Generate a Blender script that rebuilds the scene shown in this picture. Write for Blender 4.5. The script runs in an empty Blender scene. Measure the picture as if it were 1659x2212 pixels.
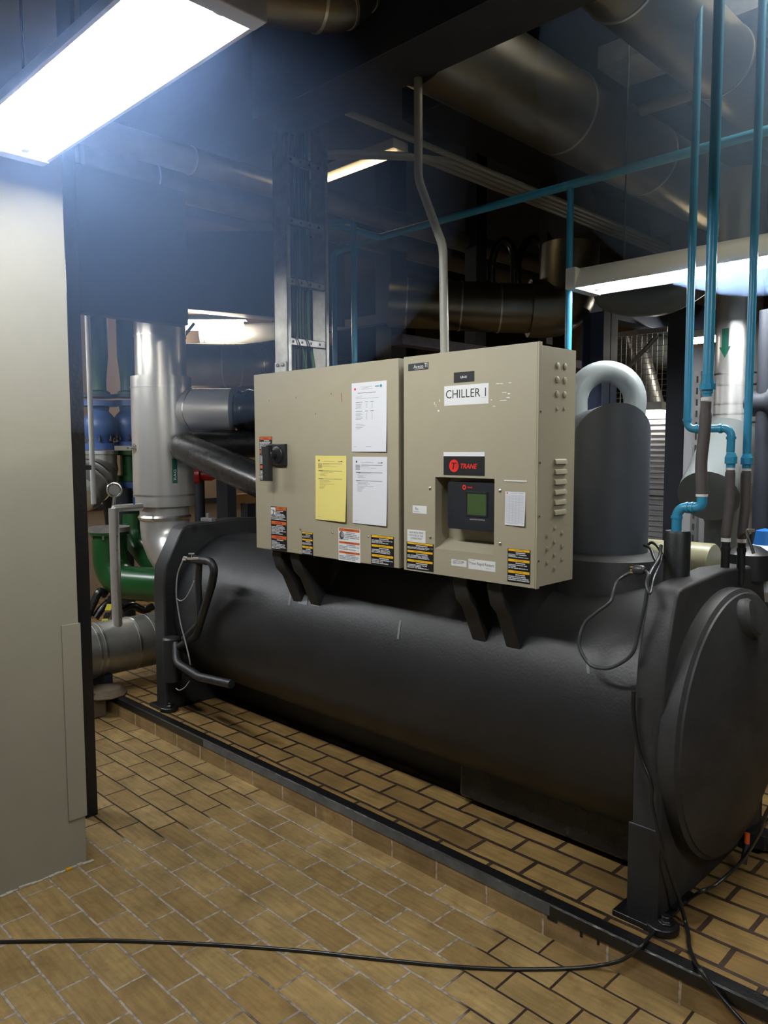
import bpy, math, random
from mathutils import Vector, Matrix
random.seed(7)
S = bpy.context.scene
COL = S.collection
R_ = math.radians

# ---------------------------------------------------------------- camera
FPX, YAW, PITCH, ROLL, CAMZ = 1667.547, -0.780310, -0.0815608, -0.0033903, 1.731566
CX, CY = 829.5, 1106.0
_f = Vector((math.sin(YAW)*math.cos(PITCH), math.cos(YAW)*math.cos(PITCH), math.sin(PITCH)))
_r = Vector((math.cos(YAW), -math.sin(YAW), 0)); _u = _r.cross(_f)
CR = _r*math.cos(ROLL) + _u*math.sin(ROLL)
CU = -_r*math.sin(ROLL) + _u*math.cos(ROLL)
CPOS = Vector((0, 0, CAMZ))
cam = bpy.data.objects.new('camera', bpy.data.cameras.new('camera'))
COL.objects.link(cam)
cam.matrix_world = Matrix(((CR.x, CU.x, -_f.x, 0), (CR.y, CU.y, -_f.y, 0), (CR.z, CU.z, -_f.z, CAMZ), (0, 0, 0, 1)))
cam.data.sensor_fit = 'VERTICAL'; cam.data.sensor_height = 32.0
cam.data.lens = 32.0*FPX/2212.0
cam.data.clip_start = 0.05
S.camera = cam

def at(x, y, X=None, Y=None, Z=None, D=None):
    """room point behind a measured photo pixel on a given plane of the room"""
    d = CR*((x-CX)/FPX) - CU*((y-CY)/FPX) + _f
    if X is not None: t = X/d.x
    elif Y is not None: t = Y/d.y
    elif Z is not None: t = (Z-CAMZ)/d.z
    else: t = D
    return CPOS + d*t

# ---------------------------------------------------------------- materials
def srgb(r, g, b):
    def c(v):
        v /= 255.0
        return v/12.92 if v <= .04045 else ((v+.055)/1.055)**2.4
    return (c(r), c(g), c(b), 1)

def new_mat(name):
    m = bpy.data.materials.new(name); m.use_nodes = True
    return m, m.node_tree.nodes, m.node_tree.links, m.node_tree.nodes['Principled BSDF']

def mat(name, col, rough=.5, metal=0.0, noise=0.0, nscale=6.0, bump=0.0, bscale=60.0, coat=0.0, spec=.5, col2=None, stretch=None):
    m, N, L, b = new_mat(name)
    b.inputs['Roughness'].default_value = rough
    b.inputs['Metallic'].default_value = metal
    b.inputs['Base Color'].default_value = col
    b.inputs['Coat Weight'].default_value = coat
    b.inputs['Specular IOR Level'].default_value = spec
    if noise or bump:
        tc = N.new('ShaderNodeTexCoord')
        mp = N.new('ShaderNodeMapping'); L.new(tc.outputs['Object'], mp.inputs['Vector'])
        if stretch: mp.inputs['Scale'].default_value = stretch
    if noise:
        n = N.new('ShaderNodeTexNoise'); n.inputs['Scale'].default_value = nscale; n.inputs['Detail'].default_value = 6
        n.inputs['Roughness'].default_value = .65
        L.new(mp.outputs['Vector'], n.inputs['Vector'])
        cr = N.new('ShaderNodeValToRGB')
        cr.color_ramp.elements[0].position = .3; cr.color_ramp.elements[1].position = .72
        c2 = col2 or tuple(v*(1-noise) for v in col[:3])+(1,)
        cr.color_ramp.elements[0].color = c2; cr.color_ramp.elements[1].color = col
        L.new(n.outputs['Fac'], cr.inputs['Fac']); L.new(cr.outputs['Color'], b.inputs['Base Color'])
        mr = N.new('ShaderNodeMapRange'); mr.inputs['To Min'].default_value = min(1, rough*1.25); mr.inputs['To Max'].default_value = rough*.85
        L.new(n.outputs['Fac'], mr.inputs['Value']); L.new(mr.outputs['Result'], b.inputs['Roughness'])
    if bump:
        n2 = N.new('ShaderNodeTexNoise'); n2.inputs['Scale'].default_value = bscale; n2.inputs['Detail'].default_value = 4
        L.new(mp.outputs['Vector'], n2.inputs['Vector'])
        bp = N.new('ShaderNodeBump'); bp.inputs['Strength'].default_value = bump; bp.inputs['Distance'].default_value = .01
        L.new(n2.outputs['Fac'], bp.inputs['Height']); L.new(bp.outputs['Normal'], b.inputs['Normal'])
    return m

def emis(name, col, strength):
    m, N, L, b = new_mat(name)
    b.inputs['Base Color'].default_value = (.8, .8, .8, 1)
    b.inputs['Emission Color'].default_value = col
    b.inputs['Emission Strength'].default_value = strength
    return m

def tile_mat(name, ox, oy, plane='XY', row=.124, width=.248, offset=.5, c1=(.40, .27, .115, 1), c2=(.30, .19, .075, 1),
             grout_a=(.46, .39, .34, 1), grout_b=(.040, .022, .014, 1), dirt=None, gsize=.0052, blotch=(.24, .13, .045, 1)):
    m, N, L, b = new_mat(name)
    tc = N.new('ShaderNodeTexCoord')
    sep = N.new('ShaderNodeSeparateXYZ'); L.new(tc.outputs['Object'], sep.inputs['Vector'])
    comb = N.new('ShaderNodeCombineXYZ')
    L.new(sep.outputs['X'], comb.inputs['X']); L.new(sep.outputs['Y' if plane == 'XY' else 'Z'], comb.inputs['Y'])
    # slight waviness of the laying
    wn = N.new('ShaderNodeTexNoise'); wn.inputs['Scale'].default_value = 5.0; wn.inputs['Detail'].default_value = 3
    L.new(tc.outputs['Object'], wn.inputs['Vector'])
    wsub = N.new('ShaderNodeVectorMath'); wsub.operation = 'SUBTRACT'; wsub.inputs[1].default_value = (.5, .5, .5)
    L.new(wn.outputs['Color'], wsub.inputs[0])
    wsc = N.new('ShaderNodeVectorMath'); wsc.operation = 'SCALE'; wsc.inputs['Scale'].default_value = .012
    L.new(wsub.outputs['Vector'], wsc.inputs[0])
    add = N.new('ShaderNodeVectorMath'); add.operation = 'ADD'
    L.new(comb.outputs['Vector'], add.inputs[0]); L.new(wsc.outputs['Vector'], add.inputs[1])
    mp = N.new('ShaderNodeVectorMath'); mp.operation = 'SUBTRACT'; mp.inputs[1].default_value = (ox-width*40, oy-row*40, 0)
    L.new(add.outputs['Vector'], mp.inputs[0])
    br = N.new('ShaderNodeTexBrick')
    br.offset = offset; br.offset_frequency = 2; br.squash = 1.0
    br.inputs['Scale'].default_value = 1.0
    br.inputs['Brick Width'].default_value = width; br.inputs['Row Height'].default_value = row
    br.inputs['Mortar Size'].default_value = gsize; br.inputs['Mortar Smooth'].default_value = .35
    br.inputs['Color1'].default_value = c1; br.inputs['Color2'].default_value = c2
    br.inputs['Bias'].default_value = -.1
    br.inputs['Mortar'].default_value = (0, 0, 0, 1)
    L.new(mp.outputs['Vector'], br.inputs['Vector'])
    # drag marks along the tile length + blotches
    sm = N.new('ShaderNodeMapping'); sm.inputs['Scale'].default_value = (6, 60, 60)
    L.new(tc.outputs['Object'], sm.inputs['Vector'])
    n1 = N.new('ShaderNodeTexNoise'); n1.inputs['Scale'].default_value = 1.0; n1.inputs['Detail'].default_value = 5
    L.new(sm.outputs['Vector'], n1.inputs['Vector'])
    n2 = N.new('ShaderNodeTexNoise'); n2.inputs['Scale'].default_value = 4.5; n2.inputs['Detail'].default_value = 8; n2.inputs['Roughness'].default_value = .7
    L.new(tc.outputs['Object'], n2.inputs['Vector'])
    r1 = N.new('ShaderNodeMapRange'); r1.inputs['From Min'].default_value = .3; r1.inputs['From Max'].default_value = .7
    r1.inputs['To Min'].default_value = .74; r1.inputs['To Max'].default_value = 1.12
    L.new(n1.outputs['Fac'], r1.inputs['Value'])
    r2 = N.new('ShaderNodeMapRange'); r2.inputs['From Min'].default_value = .3; r2.inputs['From Max'].default_value = .68
    r2.inputs['To Min'].default_value = .62; r2.inputs['To Max'].default_value = 1.12
    L.new(n2.outputs['Fac'], r2.inputs['Value'])
    mu = N.new('ShaderNodeMath'); mu.operation = 'MULTIPLY'
    L.new(r1.outputs['Result'], mu.inputs[0]); L.new(r2.outputs['Result'], mu.inputs[1])
    n3 = N.new('ShaderNodeTexNoise'); n3.inputs['Scale'].default_value = 11; n3.inputs['Detail'].default_value = 9; n3.inputs['Roughness'].default_value = .72
    L.new(tc.outputs['Object'], n3.inputs['Vector'])
    r3 = N.new('ShaderNodeMapRange'); r3.inputs['From Min'].default_value = .50; r3.inputs['From Max'].default_value = .70; r3.inputs['To Max'].default_value = .75
    L.new(n3.outputs['Fac'], r3.inputs['Value'])
    bm_ = N.new('ShaderNodeMix'); bm_.data_type = 'RGBA'; bm_.inputs['B'].default_value = blotch
    L.new(r3.outputs['Result'], bm_.inputs['Factor']); L.new(br.outputs['Color'], bm_.inputs['A'])
    sc = N.new('ShaderNodeVectorMath'); sc.operation = 'SCALE'
    L.new(bm_.outputs['Result'], sc.inputs[0]); L.new(mu.outputs['Value'], sc.inputs['Scale'])
    # grout: chalky in the open floor, oil-dark in places
    gn = N.new('ShaderNodeTexNoise'); gn.inputs['Scale'].default_value = 1.3; gn.inputs['Detail'].default_value = 4
    L.new(tc.outputs['Object'], gn.inputs['Vector'])
    gv = gn.outputs['Fac']
    for cx, cy_, rad in dirt or ():
        sb = N.new('ShaderNodeVectorMath'); sb.operation = 'DISTANCE'; sb.inputs[1].default_value = (cx, cy_, 0); L.new(tc.outputs['Object'], sb.inputs[0])
        ad = N.new('ShaderNodeMapRange'); ad.interpolation_type = 'SMOOTHSTEP'; ad.inputs['From Min'].default_value = rad; ad.inputs['From Max'].default_value = rad*.55
        ad.inputs['To Min'].default_value = 0; ad.inputs['To Max'].default_value = .34
        L.new(sb.outputs['Value'], ad.inputs['Value'])
        a2 = N.new('ShaderNodeMath'); a2.operation = 'ADD'
        L.new(gv, a2.inputs[0]); L.new(ad.outputs['Result'], a2.inputs[1]); gv = a2.outputs['Value']
    gr = N.new('ShaderNodeValToRGB')
    gr.color_ramp.elements[0].position = .62; gr.color_ramp.elements[0].color = grout_a
    gr.color_ramp.elements[1].position = .70; gr.color_ramp.elements[1].color = grout_b
    L.new(gv, gr.inputs['Fac'])
    gb = N.new('ShaderNodeTexNoise'); gb.inputs['Scale'].default_value = 38; gb.inputs['Detail'].default_value = 3
    L.new(tc.outputs['Object'], gb.inputs['Vector'])
    gbr = N.new('ShaderNodeMapRange'); gbr.inputs['From Min'].default_value = .35; gbr.inputs['From Max'].default_value = .6
    gbr.inputs['To Min'].default_value = .5; gbr.inputs['To Max'].default_value = 1.1
    L.new(gb.outputs['Fac'], gbr.inputs['Value'])
    gs = N.new('ShaderNodeVectorMath'); gs.operation = 'SCALE'
    L.new(gr.outputs['Color'], gs.inputs[0]); L.new(gbr.outputs['Result'], gs.inputs['Scale'])
    mix = N.new('ShaderNodeMix'); mix.data_type = 'RGBA'
    L.new(br.outputs['Fac'], mix.inputs['Factor']); L.new(sc.outputs['Vector'], mix.inputs['A']); L.new(gs.outputs['Vector'], mix.inputs['B'])
    L.new(mix.outputs['Result'], b.inputs['Base Color'])
    rr = N.new('ShaderNodeMapRange'); rr.inputs['To Min'].default_value = .32; rr.inputs['To Max'].default_value = .58
    L.new(n2.outputs['Fac'], rr.inputs['Value']); L.new(rr.outputs['Result'], b.inputs['Roughness'])
    hs = N.new('ShaderNodeMath'); hs.operation = 'MULTIPLY_ADD'; hs.inputs[1].default_value = -1.0
    hn = N.new('ShaderNodeMath'); hn.operation = 'MULTIPLY'; hn.inputs[1].default_value = .25
    L.new(n1.outputs['Fac'], hn.inputs[0])
    L.new(br.outputs['Fac'], hs.inputs[0]); L.new(hn.outputs['Value'], hs.inputs[2])
    bp = N.new('ShaderNodeBump'); bp.inputs['Strength'].default_value = .55; bp.inputs['Distance'].default_value = .004
    L.new(hs.outputs['Value'], bp.inputs['Height']); L.new(bp.outputs['Normal'], b.inputs['Normal'])
    return m

M = {}
M['cream'] = mat('cream_paint', srgb(158, 154, 140), .55, noise=.10, nscale=3.5, bump=.08, bscale=25)
M['cabinet'] = mat('tan_cabinet_paint', srgb(166, 159, 138), .42, noise=.05, nscale=9, bump=.03, bscale=220)
M['cabinet_dark'] = mat('tan_cabinet_gap', srgb(60, 57, 50), .6)
M['foam'] = mat('black_foam_rubber', (.017, .018, .021, 1), .46, noise=.35, nscale=5, bump=.10, bscale=90, col2=(.011, .0115, .013, 1))
M['foam_dusty'] = mat('dusty_foam_rubber', (.036, .036, .038, 1), .56, noise=.55, nscale=7, bump=.12, bscale=110, col2=(.015, .016, .018, 1))
M['motor'] = mat('dark_grey_foam_rubber', (.070, .080, .098, 1), .5, noise=.2, nscale=4, bump=.06, bscale=80)
M['pvc_black'] = mat('black_pipe_lagging', (.010, .011, .012, 1), .26, noise=.2, nscale=8)
M['plastic_black'] = mat('black_plastic', (.014, .015, .018, 1), .4)
M['bezel'] = mat('dark_bezel_plastic', (.012, .014, .020, 1), .38)
M['alu'] = mat('aluminium_jacket', (.72, .71, .70, 1), .30, metal=.72, noise=.12, nscale=2.2, bump=.05, bscale=2.2, stretch=(1, 1, .35))
M['alu_dull'] = mat('dull_aluminium_jacket', (.50, .49, .46, 1), .38, metal=.8, noise=.3, nscale=4, bump=.05, bscale=3)
M['alu_band'] = mat('steel_band', (.72, .72, .72, 1), .3, metal=1)
M['alu_dark'] = mat('tarnished_aluminium', (.30, .27, .22, 1), .34, metal=1, noise=.3, nscale=3, bump=.12, bscale=3)  # darker, warmer metal tone with mottling
M['galv'] = mat('galvanised_steel', (.55, .56, .57, 1), .42, metal=.9, noise=.35, nscale=18)
M['grey_paint'] = mat('light_grey_paint', srgb(176, 178, 176), .45, noise=.1, nscale=6)
M['conduit'] = mat('grey_conduit_paint', srgb(160, 160, 152), .4, noise=.08, nscale=20)
M['pale_pipe'] = mat('pale_grey_enamel', srgb(128, 134, 135), .32)
M['green'] = mat('green_pipe_paint', srgb(24, 74, 35), .28, noise=.25, nscale=10)
M['blue_paint'] = mat('blue_valve_paint', srgb(66, 94, 150), .38, noise=.15, nscale=8)
M['red_paint'] = mat('red_valve_paint', srgb(150, 18, 26), .35)
M['cyan'] = mat('cyan_pvc_pipe', srgb(58, 150, 190), .3, noise=.12, nscale=14)
M['hose'] = mat('grey_rubber_hose', srgb(84, 78, 78), .6, noise=.15, nscale=30)
M['white_tape'] = mat('white_thread_tape', srgb(225, 225, 222), .6)
M['olive'] = mat('olive_tan_enamel', srgb(150, 146, 116), .36)
M['steel_dark'] = mat('dark_painted_steel', srgb(38, 42, 52), .5, noise=.2, nscale=8)
M['steel_blue'] = mat('blue_grey_painted_steel', srgb(88, 100, 128), .5, noise=.2, nscale=5)
M['steel_violet'] = mat('pale_violet_steel', srgb(118, 112, 132), .6, noise=.35, nscale=25)
M['black_steel'] = mat('black_painted_angle_iron', (.010, .010, .011, 1), .30, noise=.3, nscale=20, bump=.2, bscale=50)
M['black_worn'] = mat('worn_black_paint', (.16, .17, .175, 1), .5, noise=.5, nscale=9, col2=(.07, .075, .08, 1))
M['wall_beige'] = mat('beige_wall_paint', srgb(150, 128, 104), .7, noise=.12, nscale=2)
M['wall_dark'] = mat('dark_service_wall', srgb(58, 50, 46), .8, noise=.3, nscale=1.5)
M['ceiling'] = mat('dark_service_ceiling', srgb(52, 55, 62), .85, noise=.3, nscale=1.2)
M['wall_pale'] = mat('pale_room_paint', srgb(150, 148, 140), .7, noise=.08, nscale=2)
M['lamp_white'] = mat('white_lamp_enamel', srgb(212, 212, 208), .35)
M['mirror'] = mat('bright_reflector', (.86, .86, .86, 1), .16, metal=1)
M['wood'] = mat('raw_pine', srgb(186, 140, 82), .6, noise=.25, nscale=3, stretch=(2, 30, 30))
M['paper'] = mat('white_paper', srgb(222, 224, 232), .8)
M['paper_yellow'] = mat('yellow_paper', srgb(232, 218, 128), .8)
M['ink'] = mat('grey_print', srgb(150, 152, 162), .8)
M['ink_dark'] = mat('dark_print', srgb(62, 62, 68), .8)
M['ink_yellow'] = mat('print_on_yellow', srgb(168, 158, 96), .8)
M['teal'] = mat('teal_print', srgb(70, 150, 160), .8)
M['label_black'] = mat('label_black', srgb(26, 26, 30), .4)
M['label_white'] = mat('label_white', srgb(228, 229, 231), .45)
M['label_text'] = mat('label_text_white', srgb(200, 200, 205), .5)
M['label_orange'] = mat('label_orange', srgb(206, 98, 44), .45)
M['label_yellow'] = mat('label_yellow', srgb(240, 186, 34), .45)
M['logo_red'] = mat('logo_red', srgb(226, 40, 36), .45)
M['badge'] = mat('badge_grey', srgb(62, 68, 72), .3, metal=.3)
M['screen'] = mat('lcd_screen_off', srgb(62, 84, 48), .2)
M['cable'] = mat('black_cable_sheath', (.011, .011, .012, 1), .34)
M['cable_grey'] = mat('grey_cable_sheath', srgb(54, 56, 60), .38)
M['cable_green'] = mat('green_cable_sheath', srgb(24, 78, 40), .45)
M['cable_white'] = mat('white_sensor_lead', srgb(160, 162, 160), .5)
M['brass'] = mat('brass_pins', (.75, .55, .22, 1), .3, metal=1)
M['chrome'] = mat('nickel_fitting', (.75, .75, .74, 1), .22, metal=1)
M['hazard'] = mat('yellow_tape', srgb(206, 196, 40), .5)
M['arrow_green'] = mat('arrow_green_film', srgb(26, 92, 76), .4)
M['white_sheet'] = mat('white_plastic_film', srgb(206, 214, 222), .35, bump=.5, bscale=20)
M['blue_cap'] = mat('blue_plastic_cap', srgb(30, 110, 190), .4)
M['orange_tag'] = mat('orange_plastic', srgb(220, 92, 40), .5)
M['concrete'] = mat('bare_concrete', srgb(120, 104, 86), .8, noise=.25, nscale=8)
M['putty'] = mat('white_joint_filler', srgb(196, 190, 178), .8, noise=.3, nscale=30)
M['yellow_paint'] = mat('yellow_floor_paint', srgb(214, 158, 20), .6)
M['tape_grey'] = mat('silver_tape_remnant', srgb(120, 120, 124), .5, noise=.4, nscale=40)
M['mesh'] = mat('white_mesh_wire', srgb(190, 192, 196), .5)
M['panel_white'] = mat('pale_grey_panel', srgb(180, 180, 184), .5, noise=.06, nscale=3)
M['tube'] = emis('fluorescent_tube', (.93, .97, 1, 1), 150)
M['tube_far'] = emis('far_fluorescent_tube', (1, .93, .80, 1), 90)
M['tube_dim'] = emis('dim_fluorescent_tube', (1, .78, .42, 1), 6)
M['clear'] = mat('clear_film', (.9, .9, .9, 1), .15)
_b = M['clear'].node_tree.nodes['Principled BSDF']; _b.inputs['Transmission Weight'].default_value = 1.0; _b.inputs['IOR'].default_value = 1.05
FX0, FY0 = -2.146, 2.28587-.124*8
M['tile_floor'] = tile_mat('clay_tile_floor', FX0, FY0, dirt=((-4.0, 2.1, 1.25), (-.85, 2.2, 1.05)), c1=(.45, .31, .13, 1), c2=(.33, .21, .08, 1))
M['tile_pad'] = tile_mat('clay_tile_plinth', -2.487, 2.35, c1=(.38, .24, .085, 1), c2=(.25, .145, .05, 1), row=.125, width=.25,
                         grout_a=(.05, .03, .018, 1), grout_b=(.035, .02, .012, 1), gsize=.010)
M['tile_curb'] = tile_mat('clay_tile_curb', -2.700, -.02, plane='XZ', row=.2, width=.25, offset=0, c1=(.42, .29, .14, 1), c2=(.34, .225, .10, 1),
                          grout_a=(.55, .44, .33, 1), grout_b=(.16, .09, .05, 1), gsize=.006)

# ---------------------------------------------------------------- mesh building
def perp(d):
    d = d.normalized()
    a = Vector((0, 0, 1)) if abs(d.z) < .9 else Vector((1, 0, 0))
    u = a.cross(d).normalized()
    return u, d.cross(u)

def fillet(pts, r, n=7):
    pts = [Vector(p) for p in pts]; out = [pts[0]]
    for i in range(1, len(pts)-1):
        p, a, b = pts[i], pts[i-1]-pts[i], pts[i+1]-pts[i]
        la, lb = a.length, b.length
        a.normalize(); b.normalize()
        ang = a.angle(b)
        if ang > math.pi-.03: out.append(p); continue
        t = min(r/math.tan(ang/2), la*.49, lb*.49); rr = t*math.tan(ang/2)
        bis = (a+b).normalized(); c = p + bis*(rr/math.sin(ang/2))
        v0, v1 = p+a*t-c, p+b*t-c
        tot = v0.angle(v1); ax = v0.cross(v1).normalized()
        for k in range(n+1): out.append(c + Matrix.Rotation(tot*k/n, 3, ax) @ v0)
    out.append(pts[-1]); return out

def smooth_path(pts, n=8):
    P = [Vector(p) for p in pts]; out = []
    P = [P[0]*2-P[1]] + P + [P[-1]*2-P[-2]]
    for i in range(1, len(P)-2):
        for k in range(n):
            t = k/n; a, b, c, d = P[i-1], P[i], P[i+1], P[i+2]
            out.append(.5*((2*b)+(c-a)*t+(2*a-5*b+4*c-d)*t*t+(3*b-a-3*c+d)*t*t*t))
    out.append(P[-2]); return out

class MB:
    def __init__(s): s.v = []; s.f = []; s.m = []
    def add(s, vs, fs, mi=0):
        o = len(s.v); s.v += [Vector(p) for p in vs]
        for f in fs: s.f.append([i+o for i in f]); s.m.append(mi)
        return s
    def box(s, x0, x1, y0, y1, z0, z1, mi=0):
        x0, x1 = sorted((x0, x1)); y0, y1 = sorted((y0, y1)); z0, z1 = sorted((z0, z1))
        return s.add([(x0, y0, z0), (x1, y0, z0), (x1, y1, z0), (x0, y1, z0), (x0, y0, z1), (x1, y0, z1), (x1, y1, z1), (x0, y1, z1)],
                     [(3, 2, 1, 0), (4, 5, 6, 7), (0, 1, 5, 4), (1, 2, 6, 5), (2, 3, 7, 6), (3, 0, 4, 7)], mi)
    def obox(s, c, ax, half, mi=0):
        c = Vector(c); a = [Vector(v).normalized()*h for v, h in zip(ax, half)]
        vs = [c+a[0]*i+a[1]*j+a[2]*k for k in (-1, 1) for j in (-1, 1) for i in (-1, 1)]
        return s.add(vs, [(0, 2, 3, 1), (4, 5, 7, 6), (0, 1, 5, 4), (2, 6, 7, 3), (0, 4, 6, 2), (1, 3, 7, 5)], mi)
    def quad(s, a, b, c, d, mi=0): return s.add([a, b, c, d], [(0, 1, 2, 3)], mi)
    def tube(s, pts, r, n=16, mi=0, caps=True, closed=False):
        pts = [Vector(p) for p in pts]; k = len(pts)
        rs = r if isinstance(r, (list, tuple)) else [r]*k
        vs = []; u = None
        for i, p in enumerate(pts):
            if closed: d = pts[(i+1) % k]-pts[i-1]
            else: d = pts[min(i+1, k-1)]-pts[max(i-1, 0)]
            d.normalize()
            if u is None: u, w = perp(d)
            else:
                u = u-d*u.dot(d)
                u = u.normalized() if u.length > 1e-6 else perp(d)[0]
                w = d.cross(u)
            rr = rs[i]
            if 0 < i < k-1 and not closed:
                e = (pts[i]-pts[i-1]).normalized(); h = max(.55, math.cos(e.angle(d))) if e.length else 1
            for j in range(n):
                a = 2*math.pi*j/n; vs.append(p+u*math.cos(a)*rr+w*math.sin(a)*rr)
        fs = []
        for i in range(k if closed else k-1):
            i2 = (i+1) % k
            for j in range(n): fs.append((i*n+j, i*n+(j+1) % n, i2*n+(j+1) % n, i2*n+j))
        if caps and not closed:
            fs.append(tuple(reversed(range(n)))); fs.append(tuple(range((k-1)*n, k*n)))
        return s.add(vs, fs, mi)
    def cyl(s, a, b, r, n=24, mi=0): return s.tube([a, b], r, n, mi)
    def lathe(s, o, axis, prof, n=40, mi=0):
        """profile of (distance along axis, radius); capped where radius > 0 at either end"""
        o = Vector(o); d = Vector(axis).normalized(); u, w = perp(d); vs = []; fs = []
        for t, r in prof:
            for j in range(n):
                a = 2*math.pi*j/n; vs.append(o+d*t+u*math.cos(a)*max(r, 1e-5)+w*math.sin(a)*max(r, 1e-5))
        for i in range(len(prof)-1):
            for j in range(n): fs.append((i*n+j, i*n+(j+1) % n, (i+1)*n+(j+1) % n, (i+1)*n+j))
        fs.append(tuple(reversed(range(n)))); fs.append(tuple(range((len(prof)-1)*n, len(prof)*n)))
        return s.add(vs, fs, mi)
    def prism(s, poly, fn, a0, a1, mi=0):
        """poly of 2D points, fn(p, a) places it; a0 and a1 are the two ends"""
        n = len(poly); vs = [fn(p, a0) for p in poly]+[fn(p, a1) for p in poly]
        fs = [tuple(range(n)), tuple(reversed(range(n, 2*n)))]
        for i in range(n): fs.append((i, i+n, (i+1) % n+n, (i+1) % n))
        return s.add(vs, fs, mi)
    def build(s, name, mats, parent=None, bevel=0, ang=38, origin=None, segs=2):
        if not isinstance(mats, (list, tuple)): mats = [mats]
        if parent is not None:
            o = Vector((0, 0, 0)); p = parent
            while p is not None: o += p.location; p = p.parent
            loc = Vector((0, 0, 0))
        else:
            if origin is None:
                xs = [v.x for v in s.v]; ys = [v.y for v in s.v]; zs = [v.z for v in s.v]
                origin = ((min(xs)+max(xs))/2, (min(ys)+max(ys))/2, min(zs))
            o = loc = Vector(origin)
        me = bpy.data.meshes.new(name)
        me.from_pydata([tuple(v-o) for v in s.v], [], s.f)
        for mm in mats: me.materials.append(M[mm] if isinstance(mm, str) else mm)
        me.polygons.foreach_set('material_index', s.m)
        me.polygons.foreach_set('use_smooth', [True]*len(s.f))
        me.update()
        import bmesh
        bm = bmesh.new(); bm.from_mesh(me); bmesh.ops.recalc_face_normals(bm, faces=bm.faces); bm.to_mesh(me); bm.free()
        me.set_sharp_from_angle(angle=R_(ang))
        ob = bpy.data.objects.new(name, me); COL.objects.link(ob)
        ob.location = loc
        if parent is not None: ob.parent = parent
        if bevel:
            b = ob.modifiers.new('bevel', 'BEVEL'); b.width = bevel; b.segments = segs; b.limit_method = 'ANGLE'; b.angle_limit = R_(40)
            b.harden_normals = True
        return ob

def tag(o, label, cat, group=None, kind=None):
    o['label'] = label; o['category'] = cat
    if group: o['group'] = group
    if kind: o['kind'] = kind
    return o
def thing(name, loc, label, cat, group=None):
    o = bpy.data.objects.new(name, None); COL.objects.link(o); o.location = loc; o.empty_display_size = .1
    return tag(o, label, cat, group)
def struct(o): o['kind'] = 'structure'; return o
def plabel(o, s): o['label'] = s; return o

_tc = {}
def text_geo(st, bold=False, shear=0.0):
    key = (st, bold, shear)
    if key in _tc: return _tc[key]
    cu = bpy.data.curves.new('lettering', 'FONT'); cu.body = st; cu.size = 1.0; cu.shear = shear; cu.resolution_u = 3
    if bold: cu.offset = .02
    ob = bpy.data.objects.new('lettering', cu); COL.objects.link(ob)
    bpy.context.view_layer.update()
    me = bpy.data.meshes.new_from_object(ob.evaluated_get(bpy.context.evaluated_depsgraph_get()))
    vs = [v.co.copy() for v in me.vertices]; fs = [tuple(p.vertices) for p in me.polygons]
    bpy.data.objects.remove(ob); bpy.data.curves.remove(cu); bpy.data.meshes.remove(me)
    x0 = min(v.x for v in vs); x1 = max(v.x for v in vs); y0 = min(v.y for v in vs); y1 = max(v.y for v in vs)
    vs = [((v.x-x0)/(x1-x0), (v.y-y0)/(y1-y0)) for v in vs]
    _tc[key] = (vs, fs); return _tc[key]

# sheets on the cabinet fronts: x to the right, z up, facing -Y at depth y
def rect(mb, x0, x1, z0, z1, y, mi): mb.quad((x0, y, z0), (x1, y, z0), (x1, y, z1), (x0, y, z1), mi)
def word(mb, st, x0, x1, z0, z1, y, mi, bold=False, shear=0.0):
    vs, fs = text_geo(st, bold, shear)
    mb.add([(x0+a*(x1-x0), y, z0+b*(z1-z0)) for a, b in vs], fs, mi)
def lines(mb, x0, x1, z0, z1, n, y, mi, fill=.62, ragged=.25, lead=True):
    h = (z1-z0)/n
    for i in range(n):
        e = x1-(x1-x0)*random.random()*ragged
        if random.random() < .2: e = x0+(x1-x0)*random.uniform(.3, .6)
        zz = z1-h*i
        a = x0
        while a < e-.002:
            w = random.uniform(.10, .45)*(x1-x0)
            rect(mb, a, min(a+w, e), zz-h*fill, zz, y, mi); a += w+(x1-x0)*.025
def disc(mb, x, z, rx, rz, y, mi, n=28):
    mb.add([(x+rx*math.cos(2*math.pi*i/n), y, z+rz*math.sin(2*math.pi*i/n)) for i in range(n)], [tuple(range(n))], mi)
def slab(mb, x0, x1, z0, z1, yback, th=.0008, mi=0): mb.box(x0, x1, yback-th, yback, z0, z1, mi); return yback-th

# ================================================================ SETTING
PADZ, CURBY = .122, 2.263
b = MB(); b.quad((-12, -6, 0), (7, -6, 0), (7, 14, 0), (-12, 14, 0))
struct(b.build('floor', 'tile_floor', origin=(0, 0, 0)))
b = MB()
b.box(-9, 4, CURBY+.012, 5.6, .0, PADZ, 0)
pad = struct(b.build('floor_plinth', 'tile_pad', origin=(0, 0, 0)))
b = MB(); b.box(-9, 4, CURBY, CURBY+.011, .0, .088, 0)
struct(b.build('baseboard_front', 'tile_curb', origin=(0, 0, 0)))
b = MB()
b.prism([(CURBY-.004, .083), (CURBY-.004, .121), (CURBY+.001, .1265), (CURBY+.046, .1275), (CURBY+.046, .119), (CURBY+.012, .119), (CURBY+.009, .083)],
        lambda p, a: (a, p[0], p[1]), -9, -3.66)
b.prism([(CURBY-.004, .083), (CURBY-.004, .121), (CURBY+.001, .1265), (CURBY+.046, .1275), (CURBY+.046, .119), (CURBY+.012, .119), (CURBY+.009, .083)],
        lambda p, a: (a, p[0], p[1]), -1.42, 4)
b.prism([(CURBY-.004, .121), (CURBY+.001, .1265), (CURBY+.046, .1275), (CURBY+.046, .119), (CURBY, .119)], lambda p, a: (a, p[0], p[1]), -3.66, -1.42)
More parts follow.
